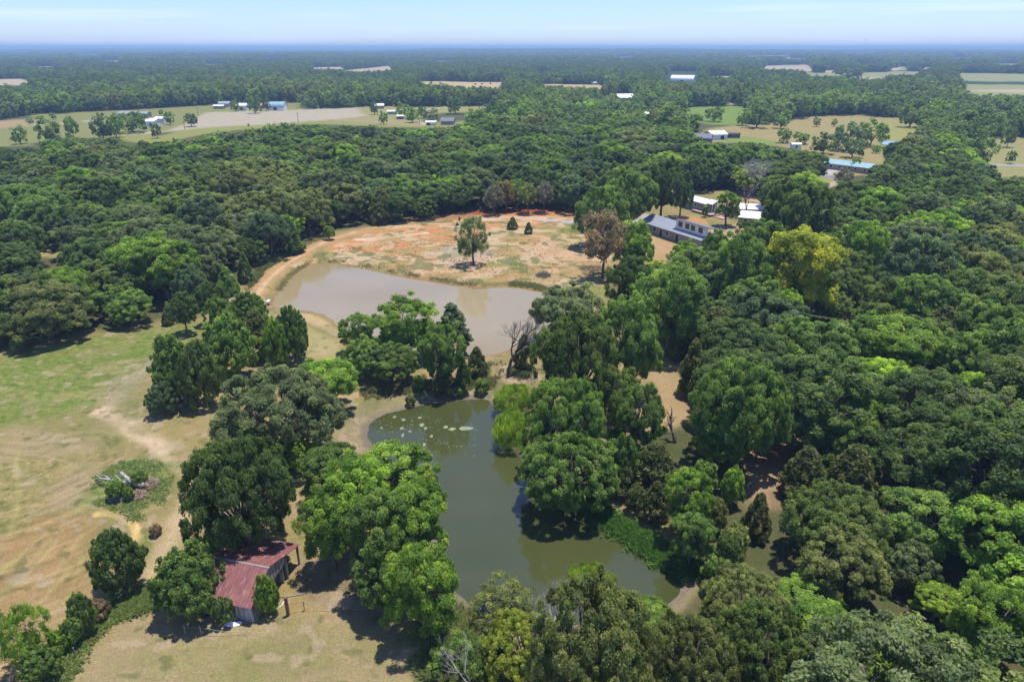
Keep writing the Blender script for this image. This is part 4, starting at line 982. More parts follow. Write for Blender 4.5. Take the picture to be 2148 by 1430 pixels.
e2r = ng.nodes.new('FunctionNodeEulerToRotation'); ng.links.new(named('turn', 'FLOAT_VECTOR'), e2r.inputs[0])
ng.links.new(gi.outputs[0], iop.inputs['Points']); ng.links.new(join.outputs[0], iop.inputs['Instance']); ng.links.new(named('pick', 'INT'), iop.inputs['Instance Index'])
ng.links.new(e2r.outputs[0], iop.inputs['Rotation']); ng.links.new(named('size', 'FLOAT_VECTOR'), iop.inputs['Scale']); ng.links.new(iop.outputs[0], go.inputs[0])
md = wood.modifiers.new('crowns', 'NODES'); md.node_group = ng
print('woodland instances', nm, 'explicit', EXPL, 'near', len(near_idx))

#@@BEGIN_OBJECTS
# ------------------------------------------------------------------ buildings
class Frame:
    """local axes on the ground: u along, v to the left of u"""
    def __init__(s, name, x, y, yaw, label, cat, group=None):
        s.e = empty(name, (x, y, float(terrain_far(np.array([x]), np.array([y]))[0])), label, cat, group, yaw)
    def part(s, name, mb, mat, parent=None): return mb.build(name, mat, parent or s.e)
def window(fr, face, a, z, w=1.0, h=1.1, at=0.0, frame_mat=None, name='window', pane=None):
    """framed opening with pane on a wall; face 'f' front (v = at), 'l'/'r' end walls (u = at)"""
    f = MB(); t = .09; dz = h / 2; dw = w / 2
    def bx(m, a0, a1, z0, z1, d0, d1):
        if face == 'f': m.box(a0, a1, at - d1, at - d0, z0, z1)
        elif face == 'b': m.box(a0, a1, at + d0, at + d1, z0, z1)
        elif face == 'r': m.box(at + d0, at + d1, a0, a1, z0, z1)
        else: m.box(at - d1, at - d0, a0, a1, z0, z1)
    bx(f, a - dw - t, a + dw + t, z + dz, z + dz + t, -.02, .07); bx(f, a - dw - t, a + dw + t, z - dz - t, z - dz, -.02, .09)
    bx(f, a - dw - t, a - dw, z - dz, z + dz, -.02, .07); bx(f, a + dw, a + dw + t, z - dz, z + dz, -.02, .07)
    fo = fr.part(name, f, frame_mat or M_WHITE); p = MB(); bx(p, a - dw, a + dw, z - dz, z + dz, .004, .03)
    fr.part('pane', p, pane or M_GLASS, fo); return fo
def gable(name, x, y, yaw, L, D, hw, hr, wall, roof, label, cat='house', group=None, wins=(), door=None, over=.4, ends=(), dark=None, arch=False):
    fr = Frame(name, x, y, yaw, label, cat, group)
    w = MB()
    if arch:
        prof = [(-D / 2, 0), (-D / 2, hw)]; n = 10
        ar = [(-D / 2 * math.cos(math.pi * i / n), hw + (hr - hw) * math.sin(math.pi * i / n)) for i in range(n + 1)]
        w.add([(-L / 2, a, b) for a, b in [(-D/2+.1, 0)] + [(p * .985, q - .1) for p, q in ar] + [(D/2-.1, 0)]] + [(L / 2, a, b) for a, b in [(-D/2+.1, 0)] + [(p * .985, q - .1) for p, q in ar] + [(D/2-.1, 0)]],
              [tuple(range(13))[::-1], tuple(range(13, 26))] + [(i, i + 1, 14 + i, 13 + i) for i in range(12)])
        fr.part('wall', w, wall); r = MB()
        for i in range(n):
            (a, b), (c, d) = ar[i], ar[i + 1]; r.slab([(-L/2 - over, a, b), (L/2 + over, a, b), (L/2 + over, c, d), (-L/2 - over, c, d)], .15)
        fr.part('roof', r, roof)
    else:
        w.add([(-L/2, -D/2, -.3), (L/2, -D/2, -.3), (L/2, D/2, -.3), (-L/2, D/2, -.3), (-L/2, -D/2, hw), (L/2, -D/2, hw), (L/2, D/2, hw), (-L/2, D/2, hw), (-L/2, 0, hr), (L/2, 0, hr)],
              [(0, 1, 5, 4), (2, 3, 7, 6), (1, 2, 6, 9, 5), (3, 0, 4, 8, 7), (4, 5, 9, 8), (7, 8, 9, 6)])
        fr.part('wall', w, wall); r = MB(); s = (hr - hw) / (D / 2); o_ = over
        for sg in (-1, 1):
            r.slab([(-L/2 - o_, sg * (D/2 + o_), hw - s * o_ + .14), (L/2 + o_, sg * (D/2 + o_), hw - s * o_ + .14), (L/2 + o_, 0, hr + .14), (-L/2 - o_, 0, hr + .14)][::(1 if sg < 0 else -1)], .12)
        fr.part('roof', r, roof)
    for a in wins: window(fr, 'f', a, hw * .55, 1.1, 1.1, -D / 2)
    for a, zz, ww, hh, fc in ends: window(fr, fc, a, zz, ww, hh, L / 2 if fc == 'r' else -L / 2, name='door' if hh > 1.9 else 'window', pane=M_DARK)
    if door is not None: window(fr, 'f', door[0], door[2] / 2 + .02, door[1], door[2] - .1, -D / 2, name='door', pane=M_DARK)
    return fr

# -- the old barn with its rusty red roof
m, nt, b, o = nmat('rusty_red_roof_sheets')
tc = N(nt, 'ShaderNodeTexCoord'); mp = N(nt, 'ShaderNodeMapping'); mp.inputs['Scale'].default_value = (1.6, .22, 1); nt.links.new(tc.outputs['Object'], mp.inputs[0])
n1 = noise(nt, mp.outputs[0], 1.6, 4, .6); n2 = noise(nt, tc.outputs['Object'], .8, 5, .7)
mp2 = N(nt, 'ShaderNodeMapping'); mp2.inputs['Scale'].default_value = (5, .35, 1); nt.links.new(tc.outputs['Object'], mp2.inputs[0]); n3 = noise(nt, mp2.outputs[0], 1.3, 2, .5)
c = mixc(nt, ramp(nt, n1, [(.4, 0), (.6, 1)]), (.19, .073, .070), (.24, .092, .085)); c = mixc(nt, ramp(nt, n2, [(.5, 0), (.68, .8)]), c, (.33, .15, .10))
c = mixc(nt, ramp(nt, n3, [(.62, 0), (.70, .6)]), c, (.40, .32, .33)); c = mixc(nt, ramp(nt, n1, [(.27, .8), (.36, 0)]), c, (.10, .035, .04))
nt.links.new(c, b.inputs['Base Color']); b.inputs['Roughness'].default_value = .6; b.inputs['Specular IOR Level'].default_value = .35; M_RUST = m
m, nt, b, o = nmat('weathered_barn_boards')
tc = N(nt, 'ShaderNodeTexCoord'); mp = N(nt, 'ShaderNodeMapping'); mp.inputs['Scale'].default_value = (4.5, 4.5, .3); nt.links.new(tc.outputs['Object'], mp.inputs[0])
n1 = noise(nt, mp.outputs[0], 1.2, 3, .6)
nt.links.new(mixc(nt, ramp(nt, n1, [(.42, 0), (.58, 1)]), (.20, .15, .13), (.42, .42, .43)), b.inputs['Base Color']); b.inputs['Roughness'].default_value = .85; M_BARNWALL = m
A = P(447.7, 1167.4, 4.0); B = P(559.6, 1188.7, 4.0); u = (B - A).normalized(); yaw = math.atan2(u.y, u.x); Lb = (B - A).length + .2
mid = (A + B) / 2
bn = Frame('barn', mid.x, mid.y, yaw, 'old wooden barn with rusty red sheet metal roof among trees at lower left', 'barn')
h2 = Lb / 2
NEAR_V, NEAR_Z, FAR_V, FAR_Z = -3.5, 2.1, 5.4, 2.4
def ribbed(x0, x1, va, za, vb, zb_, t=.05):
    r = MB(); r.slab([(x0, va, za), (x1, va, za), (x1, vb, zb_), (x0, vb, zb_)], t); n = int((x1 - x0) / .36)
    for i in range(n + 1):
        x = x0 + (x1 - x0) * i / n; x = min(max(x, x0 + .03), x1 - .03); r.slab([(x - .025, va, za + .03), (x + .025, va, za + .03), (x + .025, vb, zb_ + .03), (x - .025, vb, zb_ + .03)], .03)
    return r
bn.part('roof', ribbed(-h2 - .15, h2 + .15, NEAR_V, NEAR_Z, -.01, 4.02), M_RUST)
f1 = 2.3; z1 = 4.02 - (4.02 - FAR_Z) * f1 / FAR_V
bn.part('roof', ribbed(-h2 - .15, h2 + .12, .01, 4.02, f1, z1), M_RUST)
bn.part('roof', ribbed(-h2 + 1.4, h2 + .10, f1 - .15, z1 - .02, FAR_V, FAR_Z), M_RUST)
cap = MB(); cap.slab([(-h2 - .2, -.1, 4.0), (h2 + .2, -.1, 4.0), (h2 + .2, 0, 4.07), (-h2 - .2, 0, 4.07)], .03); cap.slab([(-h2 - .2, 0, 4.07), (h2 + .2, 0, 4.07), (h2 + .2, .1, 4.0), (-h2 - .2, .1, 4.0)], .03)
bn.part('ridge_cap', cap, M_GREYWALL)
w = MB(); w.box(-h2, h2, NEAR_V + .35, NEAR_V + .43, -.3, NEAR_Z + .05); w.box(-h2, -h2 + .08, NEAR_V + .43, f1 - .1, -.3, 2.4); w.box(-h2, h2 - .1, f1 - .1, f1, -.3, 2.6)
bn.part('wall', w, M_BARNWALL)
g = MB(); g.add([(h2 - .08, -2.9, 2.45), (h2 - .08, 0, 3.95), (h2 - .08, 2.9, 3.1), (h2 - .08, 2.9, 2.3), (h2 - .08, 0, 1.9), (h2 - .08, -2.9, -.3), (h2, -2.9, 2.45), (h2, 0, 3.95), (h2, 2.9, 3.1), (h2, 2.9, 2.3), (h2, 0, 1.9), (h2, -2.9, -.3)],
      [(5, 4, 3, 2, 1, 0), (6, 7, 8, 9, 10, 11), (0, 1, 7, 6), (1, 2, 8, 7), (2, 3, 9, 8), (3, 4, 10, 9), (4, 5, 11, 10), (5, 0, 6, 11)])
bn.part('gable_wall', g, M_BARNWALL)
for (x, v, z) in ((h2 - .1, FAR_V - .3, 2.4), (h2 - .1, 2.9, 3.0), (h2 - .1, .6, 3.7), (-h2 + 1.6, FAR_V - .3, 2.4), (0.2, FAR_V - .3, 2.4)):
    p = MB(); p.box(x - .09, x + .09, v - .09, v + .09, -.4, z); bn.part('post', p, M_TIMBER)
# -- things lying round the barn
ga, gb = P(553, 1277), P(586, 1262); gy = math.atan2(gb.y - ga.y, gb.x - ga.x); gl = (gb - ga).length
gt = Frame('gate', ga.x, ga.y, gy, 'brown barred gate leaning beside the right corner of the barn', 'gate')
for i in range(5): q = MB(); q.tube([(0, 0, .25 + i * .27), (gl, 0, .25 + i * .27)], [.045, .045], 6); gt.part('rail', q, M_TIMBER)
for xx in (0, gl / 2, gl): q = MB(); q.box(xx - .05, xx + .05, -.05, .05, 0, 1.5); gt.part('upright', q, M_TIMBER)
def tubething(name, pts, rad, mat, label, cat, group=None, zs=None):
    q = MB(); pp = [P(a, b_) for a, b_ in pts]; c0 = pp[0].copy()
    z0 = [(zs[i] if zs else rad[i] + gz(p.x, p.y)) for i, p in enumerate(pp)]
    q.tube([Vector((p.x - c0.x, p.y - c0.y, z)) for p, z in zip(pp, z0)], rad, 6)
    o_ = q.build(name, mat, None, True); o_.location = (c0.x, c0.y, 0); return tag(o_, label, cat, group)
tubething('pole', [(586, 1254), (612, 1251), (640, 1245)], [.07, .07, .05], M_TIMBER, 'grey wooden pole lying on the pasture beside the gate', 'pole')
tubething('bent_pipe', [(583, 1278), (592, 1270), (596, 1262), (597, 1256)], [.05] * 4, M_WHITE, 'white bent pipe lying on the ground by the gate', 'pipe')
def post(px, py, h, r, mat, label, group=None, cat='fence post', name='fence_post'):
    p = P(px, py); q = MB(); q.box(-r, r, -r, r, -.4, h); q.box(-r - .012, r + .012, -r - .012, r + .012, h, h + .03); o_ = q.build(name, mat); o_.location = (p.x, p.y, gz(p.x, p.y)); return tag(o_, label, cat, group)
post(605, 1291, 2.2, .13, M_POST, 'thick rusty brown post standing alone right of the barn')
post(639, 1281, 1.2, .04, M_WIRE, 'thin metal stake right of the thick rusty post')
post(317, 1239, 1.3, .09, M_POST, 'brown fence post left of the airy tree by the barn')
post(289, 1239, 1.5, .10, M_POST, 'brown fence post at the foot of the feathery field tree')
post(391, 1333, 1.2, .04, M_WIRE, 'thin stake below the airy tree by the barn')
post(424, 1334, 1.2, .04, M_WIRE, 'thin stake in front of the barn wall at the sagging wire')
post(161, 1382, 1.3, .04, M_WIRE, 'thin stake in the grass right of the hedge row')
tubething('fence_wire', [(391, 1331), (424, 1332), (470, 1334), (517, 1331), (522, 1340), (518, 1348)], [.02] * 6, M_WIRE, 'sagging wire hanging between thin stakes in front of the barn', 'wire', zs=[.9, .95, .6, .35, .1, .05])
tubething('fence_wire', [(605, 1289), (639, 1279), (700, 1280), (770, 1292)], [.018] * 4, M_WIRE, 'thin wire running right from the thick rusty post', 'wire', zs=[1.2, 1.1, .7, .6])
def sheet(name, px, py, w, d, mat, label, cat, seed, hgt=.12):
    rng = random.Random(seed); p = P(px, py); q = MB(); n = 9; vs = []
    for k in range(2):
        for i in range(n):
            a = 6.283 * i / n; r = rng.uniform(.7, 1.1); vs.append((w / 2 * r * math.cos(a), d / 2 * r * math.sin(a), (.02 if k == 0 else hgt * rng.uniform(.4, 1.2))))
    vs.append((0, 0, hgt * 1.3)); q.add(vs, [tuple(range(n))[::-1]] + [(i, (i + 1) % n, n + (i + 1) % n, n + i) for i in range(n)] + [(n + i, n + (i + 1) % n, 2 * n) for i in range(n)])
    o_ = q.build(name, mat); o_.location = (p.x, p.y, gz(p.x, p.y)); return tag(o_, label, cat)
sheet('plastic_sheet', 490, 1310, 2.0, .7, M_WHITE, 'crumpled white sheet on the grass in front of the barn', 'sheet', 1, .2)
sheet('blue_tub', 520, 1292, .8, .5, M_BLUE, 'pale blue plastic junk at the foot of the barn wall', 'junk', 2, .35)
sheet('rubble_heap', 490, 1300, 1.1, .5, M_DECK, 'pinkish rubble heap between barn wall and white sheet', 'rubble', 3, .3)
wh = Frame('old_wheel', P(435, 1290).x, P(435, 1290).y, .4, 'dark old tractor tyre on the grass before the barn', 'tyre')
q = MB(); q.tube([(.5 * math.cos(a), .12 * math.sin(a), .52 + .5 * math.sin(a)) for a in [6.283 * i / 16 for i in range(17)]], [.12] * 17, 6); wh.part('tyre', q, M_DARK)
q = MB(); q.tube([(0, -.06, .52), (0, .06, .52)], [.25, .25], 12); wh.part('rim', q, M_TIMBER)

# -- fallen tree and brush piles in the left field
def limb(mb, pts, rad): mb.tube([P(a, b_, z) - FT0 for a, b_, z in pts], rad, 7)
FT0 = P(290, 1020)
fe = empty('fallen_tree', FT0, 'bleached grey fallen tree lying on green weeds in the left field', 'fallen tree')
q = MB(); limb(q, [(302, 1018, .5), (286, 1014, .7), (274, 1009, 1.0), (263, 999, 1.3), (253, 990, 1.6)], [.36, .34, .27, .22, .16]); fe_t = q.build('trunk', M_DEAD, fe, True)
for pts, rad in (([(290, 1016, .5), (272, 1012, .7), (257, 1011, .7), (232, 1006, .9), (211, 1003, 1.0), (203, 997, 1.0)], [.26, .22, .2, .16, .1, .05]), ([(257, 1011, .8), (249, 1003, 1.1), (240, 995, 1.5)], [.13, .09, .05]),
                 ([(232, 1006, .9), (222, 998, 1.2), (199, 996, .7)], [.12, .08, .04]), ([(276, 1010, 1.0), (275, 1000, 1.6), (284, 998, 1.7)], [.12, .07, .03]), ([(263, 1001, 1.2), (256, 1003, .9), (250, 1008, .8)], [.1, .06, .03]), ([(215, 1004, 1), (212, 1008, .6), (208, 1012, .3)], [.08, .05, .03])):
    q = MB(); limb(q, pts, rad); q.build('limb', M_DEAD, fe, True)
def brush(name, px, py, R, hgt, n, mat, label, seed, ln=1.0, cat='brush pile'):
    rng = random.Random(seed); p = P(px, py); q = MB()
    for i in range(n):
        a = rng.random() * 6.283; r = R * math.sqrt(rng.random()) * .75; z = hgt * (1 - r / R) * rng.random() + .05; t = rng.random() * 6.283; l = ln * rng.uniform(.4, 1.1); s = Vector((r * math.cos(a), r * math.sin(a), z))
        d = Vector((math.cos(t), math.sin(t), rng.uniform(-.15, .55))).normalized() * l; k = rng.uniform(.012, .05); q.tube([s - d * .5, s + Vector((0, 0, rng.uniform(0, .1))), s + d * .5], [k, k * .8, k * .4], 4)
    q.v = [(a, b_, max(c_, .01)) for a, b_, c_ in q.v]
    o_ = q.build(name, mat); o_.location = (p.x, p.y, gz(p.x, p.y)); return tag(o_, label, cat)
M_TANWOOD = plain('tan_torn_wood', (.30, .20, .14), (.46, .33, .26), 6.0, .95)
brush('root_heap', 317, 1019, 1.3, 1.5, 150, M_TANWOOD, 'tan heap of torn roots at the thick end of the fallen tree', 1, .8, 'root heap')
brush('brush_pile', 247, 1045, 1.2, .9, 130, M_DEAD, 'grey heap of sticks below the fallen tree, left of two heaps', 2)
brush('brush_pile', 291, 1040, 1.2, 1.0, 150, M_TANWOOD, 'tan and grey heap of sticks below the fallen tree, right of two heaps', 3, .8)
brush('brush_pile', 1140, 580, 2.2, 1.5, 200, M_DEADDARK, 'dark brush pile near the right end of the upper pond', 4, 1.6)
brush('fallen_branches', 1245, 566, 4.5, .7, 160, M_DEADDARK, 'scattered grey branches on the ground below the dying brown tree', 5, 2.6, 'fallen branches')
brush('brush_pile', 1170, 815, 2.2, .6, 60, M_DEAD, 'pale fallen branches under the large oak on the dam', 6, 2.2)
for (cx, cy, w, h, tone, lab) in ((240, 1022, 40, 32, 'mid', 'green bush growing over the left end of the fallen tree'), (290, 1000, 34, 26, 'mid', 'green bush behind the fork of the fallen tree'), (268, 1030, 22, 22, 'mid', 'small green bush between the two stick heaps'),
    (325, 1110, 26, 20, 'brown', 'small dry brown bush beside the curved golden swath'), (205, 1275, 44, 36, 'brown', 'dry reddish brown bush right of the hedge row'), (850, 798, 20, 14, 'olive', 'tiny olive bush on the dirt bank above the lower pond'),
    (860, 828, 22, 18, 'olive', 'weedy bush at the top of the lower pond bank'), (1010, 800, 30, 24, 'mid', 'weedy bush on the bank below the bare dead tree'), (960, 810, 34, 20, 'mid', 'low green weeds bush on the far bank of the lower pond'),
    (1480, 990, 56, 50, 'mid', 'bushy shrub right of the cedars near the pond slope'), (1545, 1120, 60, 50, 'olive', 'olive shrub at the lower end of the clearing'), (1500, 1070, 56, 56, 'cedar', 'dark shrub between cedars and clearing'),
    (1480, 670, 60, 34, 'brown', 'brownish shrub in the gap right of the upper pond trees'), (1290, 920, 40, 40, 'mid', 'green shrub behind the broad pond oak'), (1255, 1010, 44, 40, 'deep', 'dark shrub in the shade of the broad pond oak'),
    (1540, 1010, 50, 60, 'bright', 'bright green shrub at the left edge of the clearing'), (1335, 1040, 44, 40, 'cedar', 'dark shrub on the slope above the reed strip'), (1400, 690, 36, 26, 'olive', 'olive shrub below the full green tree at the upper pond'),
    (1500, 1185, 56, 46, 'mid', 'dense green shrub at the end of the reed strip'), (1530, 1150, 60, 60, 'deep', 'dark green shrub behind the end of the reed strip')):
    x, y, R, zt = solve(cx, cy, w, h, 'shrub'); put_tree('shrub', x, y, R, zt, tone, lab)

# -- bare dead trees
def dead(px, py, h, seed, mat, label, r0=.2, spread=.55, k=5, name='dead_tree', lean=0, z=0):
    mb_ = bare_tree(seed, h, spread, r0, k); p = P(px, py)
    if lean: mb_.v = [(a + c_ * lean, b_, c_) for a, b_, c_ in mb_.v]
    o_ = link(name, mb_.mesh(name, mat, True)); o_.location = (p.x, p.y, gz(p.x, p.y)); return tag(o_, label, 'dead tree')
dead(1066, 792, 10.5, 3, M_DEADDARK, 'tall bare dead tree on the dam between the two ponds', .30, .6, 5)
dead(529, 676, 4.2, 8, M_WHITE, 'white bare snag in the tree row below the spillway', .12, .4, 3)
dead(1417, 928, 4.6, 12, M_DEADDARK, 'short dark forked snag on the tan ground in front of the cedars', .2, .45, 2)
dead(1562, 462, 11.5, 21, M_DEADDARK, 'bare dead tree in front of the white-roofed sheds', .22, .55, 5)
dead(1562, 432, 17, 24, M_DEAD, 'tall grey leafless tree behind the white-roofed sheds', .3, .5, 6)
dead(2105, 905, 12.5, 31, M_DEAD, 'grey leafless crown in the wood at the right edge', .3, .7, 6)
dead(1000, 1480, 7.5, 41, M_DEAD, 'pale dead branches reaching up at the bottom edge left of centre', .11, .75, 4, lean=-.3)
dead(1133, 1395, 7.2, 43, M_DEAD, 'pale bare limbs rising through the half bare oak', .18, .5, 5)
dead(1750, 440, 10, 51, M_DEADDARK, 'brown grey leafless tree below the lane gap', .25, .6, 6)
dead(1160, 812, 2.2, 61, M_DEADDARK, 'small dead stump on the tan ground below the dam oaks', .1, .5, 2)
dead(948, 1268, 1.3, 63, M_DEADDARK, 'black stake standing in the corner of the lower pond', .07, .3, 1, name='stump')
for i, (px, py, tn) in enumerate(((1062, 432, 'rust'), (1036, 440, 'greybrown'), (1108, 436, 'olive'), (1142, 434, 'greybrown'), (1084, 428, 'mid'), (1770, 405, 'greybrown'))):
    x, y, R, zt = solve(px, py - 32, 42, 40, 'brown'); put_tree('brown', x, y, R, zt, tn, ('orange brown dying tree at the wood edge behind the orange slope', 'grey brown bare looking tree left of the orange brown one', 'thin olive tree at the wood edge right of the orange brown one', 'grey brown tree at the wood edge nearest the house', 'green half bare tree between the dying trees at the wood edge', 'grey brown leafless looking crown below the lane gap')[i])

# -- concrete spillway by the upper pond
q = MB()
for k, (a, b_, c_, d_) in enumerate(((529, 632, 541, 636), (542, 631, 556, 636), (557, 630, 568, 635))):
    p1 = P(a, d_); p2 = P(c_, b_); q.box(p1.x, p2.x, p1.y, p2.y, -.1, .16 + .03 * k)
tag(q.build('spillway_slab', M_CONC), 'pale concrete slab across the track at the left end of the upper pond', 'concrete slab')

# -- grey-roofed house with clerestory
a0 = P(1342, 464.6, 2.7); b0 = P(1455, 500.5, 2.7); hy = math.atan2(b0.y - a0.y, b0.x - a0.x)
hs = Frame('house', a0.x, a0.y, hy, 'long low house with grey metal roof and white upper wall of dark windows', 'house')
w = MB(); w.box(.6, 27.5, .9, 1.05, -.3, 2.95); w.box(.6, .75, 1.05, 10.4, -.3, 2.9); w.box(27.35, 27.5, 1.05, 10.4, -.3, 2.9); w.box(.75, 27.35, 10.3, 10.4, -.3, 2.9)
hs.part('wall', w, M_GREYWALL)
g = MB(); g.add([(.6, .95, 2.9), (.6, 6.2, 4.45), (.6, 10.4, 2.9), (.75, .95, 2.9), (.75, 6.2, 4.45), (.75, 10.4, 2.9)], [(2, 1, 0), (3, 4, 5), (0, 1, 4, 3), (1, 2, 5, 4), (2, 0, 3, 5)]); hs.part('gable_wall', g, M_GREYWALL)
r = MB(); r.slab([(0, 0, 2.75), (14.6, 0, 2.75), (14.6, 6.2, 4.6), (0, 6.2, 4.6)], .14); r.slab([(14.6, 0, 2.75), (28, 0, 2.75), (28, 2.5, 3.5), (14.6, 2.5, 3.5)], .14); r.slab([(14.6, 6.2, 4.6), (14.6, 11, 2.9), (0, 11, 2.9), (0, 6.2, 4.6)], .14)
for i in range(38):
    x = .3 + i * .74; v1, z1_ = (6.2, 4.6) if x < 14.5 else (2.5, 3.5); r.slab([(x, .02, 2.79), (x + .05, .02, 2.79), (x + .05, v1, z1_ + .04), (x, v1, z1_ + .04)], .03)
hs.part('roof', r, M_GREYROOF)
w = MB(); w.box(14.6, 28, 2.5, 2.64, 3.3, 6.05); w.box(14.6, 14.74, 2.64, 10.5, 3.0, 4.4); w.box(27.86, 28, 2.64, 10.5, 3.0, 4.4)
w.add([(14.6, 2.64, 4.4), (14.6, 2.64, 6.05), (14.6, 10.5, 4.6), (14.6, 10.5, 4.4), (14.74, 2.64, 4.4), (14.74, 2.64, 6.05), (14.74, 10.5, 4.6), (14.74, 10.5, 4.4)], [(3, 2, 1, 0), (4, 5, 6, 7), (1, 2, 6, 5)])
cw = hs.part('upper_wall', w, M_WHITE)
r = MB(); r.slab([(14.2, 2.0, 6.22), (28.4, 2.0, 6.22), (28.4, 10.9, 4.65), (14.2, 10.9, 4.65)], .16); hs.part('upper_roof', r, M_SHINGLE)
for a in (16.6, 19.6, 22.0, 25.2): window(hs, 'f', a, 4.85, 1.75, 1.45, 2.5)
for a in (6.6, 12.5, 22.0): window(hs, 'f', a, 1.6, 1.2, 1.2, .9)
for a in (2.6, 9.6, 17): window(hs, 'f', a, 1.1, 1.5, 2.1, .9, name='door', pane=M_DARK)
for a in (.5, 4.6, 8.2, 11.2, 15): q = MB(); q.box(a - .07, a + .07, .12, .26, -.2, 2.72); hs.part('porch_post', q, M_GREYWALL)
ux = Vector((math.cos(hy), math.sin(hy), 0)); vx = Vector((-math.sin(hy), math.cos(hy), 0)); k_end = 28.0
for k_try in np.arange(14, 32, .25):
    q_ = Vector((a0.x, a0.y, 0)) + ux * k_try + vx * 1.8; px_, py_ = proj(q_.x, q_.y, 6.0)
    if px_ > 1484: k_end = float(k_try); break
hs.e.scale = (k_end / 28.0, .72, 1)
# -- cottage with deck
ct = Frame('cottage', 65.5, 223.5, math.radians(-62), 'small cottage with white metal roof and gabled porch above a wooden deck', 'cottage')
w = MB(); w.box(-12, 0, -2.3, 2.3, -.3, 3.2); w.add([(-12, -2.3, 3.2), (-12, 2.3, 3.2), (-12, 0, 4.1), (0, -2.3, 3.2), (0, 2.3, 3.2), (0, 0, 4.1)], [(0, 2, 1), (3, 4, 5), (0, 3, 5, 2), (1, 2, 5, 4)]); ct.part('wall', w, M_GREYWALL)
r = MB(); r.slab([(-12.3, -2.7, 3.16), (.2, -2.7, 3.16), (.2, 0, 4.25), (-12.3, 0, 4.25)], .1); r.slab([(-12.3, 0, 4.25), (.2, 0, 4.25), (.2, 2.7, 3.16), (-12.3, 2.7, 3.16)], .1); ct.part('roof', r, M_WMETAL)
r = MB(); r.slab([(-.6, -2.2, 3.45), (2.6, -2.2, 3.45), (2.6, 0, 4.45), (-.6, 0, 4.45)], .1); r.slab([(-.6, 0, 4.45), (2.6, 0, 4.45), (2.6, 2.2, 3.45), (-.6, 2.2, 3.45)], .1); ct.part('porch_roof', r, M_WMETAL)
for x, v in ((2.4, -2), (2.4, 2), (2.4, -.7), (2.4, .7), (.2, -2)): q = MB(); q.box(x - .07, x + .07, v - .07, v + .07, .7, 3.5); ct.part('porch_post', q, M_WHITE)
q = MB(); q.box(-4.5, 4.5, -4.4, 3.2, .58, .7); ct.part('deck', q, M_DECK); q = MB(); q.box(-4.4, 4.4, -4.3, -4.2, -.2, .58); q.box(4.3, 4.4, -4.2, 3.1, -.2, .58); ct.part('deck_skirt', q, M_BROWNWALL)
q = MB(); q.box(4.5, 9, -3.4, 4.5, .08, .2); ct.part('lower_deck', q, M_DECK)
st = MB()
for i in range(3): st.box(4.5 + i * .35, 4.85 + i * .35, -2.6, -.9, .1, .55 - i * .15)
ct.part('stairs', st, M_DECK)
for v in (-2.6, -.9): q = MB(); q.tube([(4.4, v, 1.6), (6.0, v, 1.0)], [.05, .05], 5); q.box(4.36, 4.46, v - .05, v + .05, .7, 1.6); q.box(5.94, 6.04, v - .05, v + .05, .2, 1.05); ct.part('handrail', q, M_WHITE)
window(ct, 'r', -1.3, 2.1, .9, 1.2, 0); window(ct, 'r', 1.3, 2.1, .9, 1.2, 0); window(ct, 'r', 0, 1.75, .95, 2.0, 0, name='door', pane=M_DARK)
for a in (-2.2, -5, -8): window(ct, 'f', a, 2.0, .9, 1.0, -2.3)
def lowshed(name, x, y, yaw, L, D, z0, z1, wall, roof, label, cat='shed', wins=()):
    fr = Frame(name, x, y, yaw, label, cat); w = MB()
    w.add([(0, 0, -.4), (L, 0, -.4), (L, D, -.4), (0, D, -.4), (0, 0, z0), (L, 0, z0), (L, D, z1), (0, D, z1)], [(0, 1, 5, 4), (1, 2, 6, 5), (2, 3, 7, 6), (3, 0, 4, 7), (4, 5, 6, 7)]); fr.part('wall', w, wall)
    r = MB(); r.slab([(-.3, -.3, z0 + .12), (L + .3, -.3, z0 + .12), (L + .3, D + .3, z1 + .14), (-.3, D + .3, z1 + .14)], .11); fr.part('roof', r, roof)
    for a in wins: window(fr, 'f', a, z0 * .5, 1.0, 1.9 if a < 3 else 1, 0, name='door' if a < 3 else 'window', pane=M_DARK)
    return fr
lowshed('shed', 69.2, 206.3, math.radians(-24), 8.2, 7.6, 2.5, 3.0, M_GREYWALL, M_WMETAL, 'nearer white-roofed shed with grey walls behind the bare dead tree', wins=(2, 6))
lowshed('shed', 73.4, 218.0, math.radians(-14), 7.6, 6.6, 2.5, 2.9, M_GREYWALL, M_WMETAL, 'farther white-roofed shed above the nearer one', wins=(5,))
fr = gable('teal_roofed_house', 149.8, 308.5, math.radians(-50), 21, 6.5, 2.5, 3.9, M_BRICK, M_TEALROOF, 'long house with teal metal roof in the gap of the right wood', wins=(-7, -3, 4, 8), door=(.5, 2.2, 2.1))

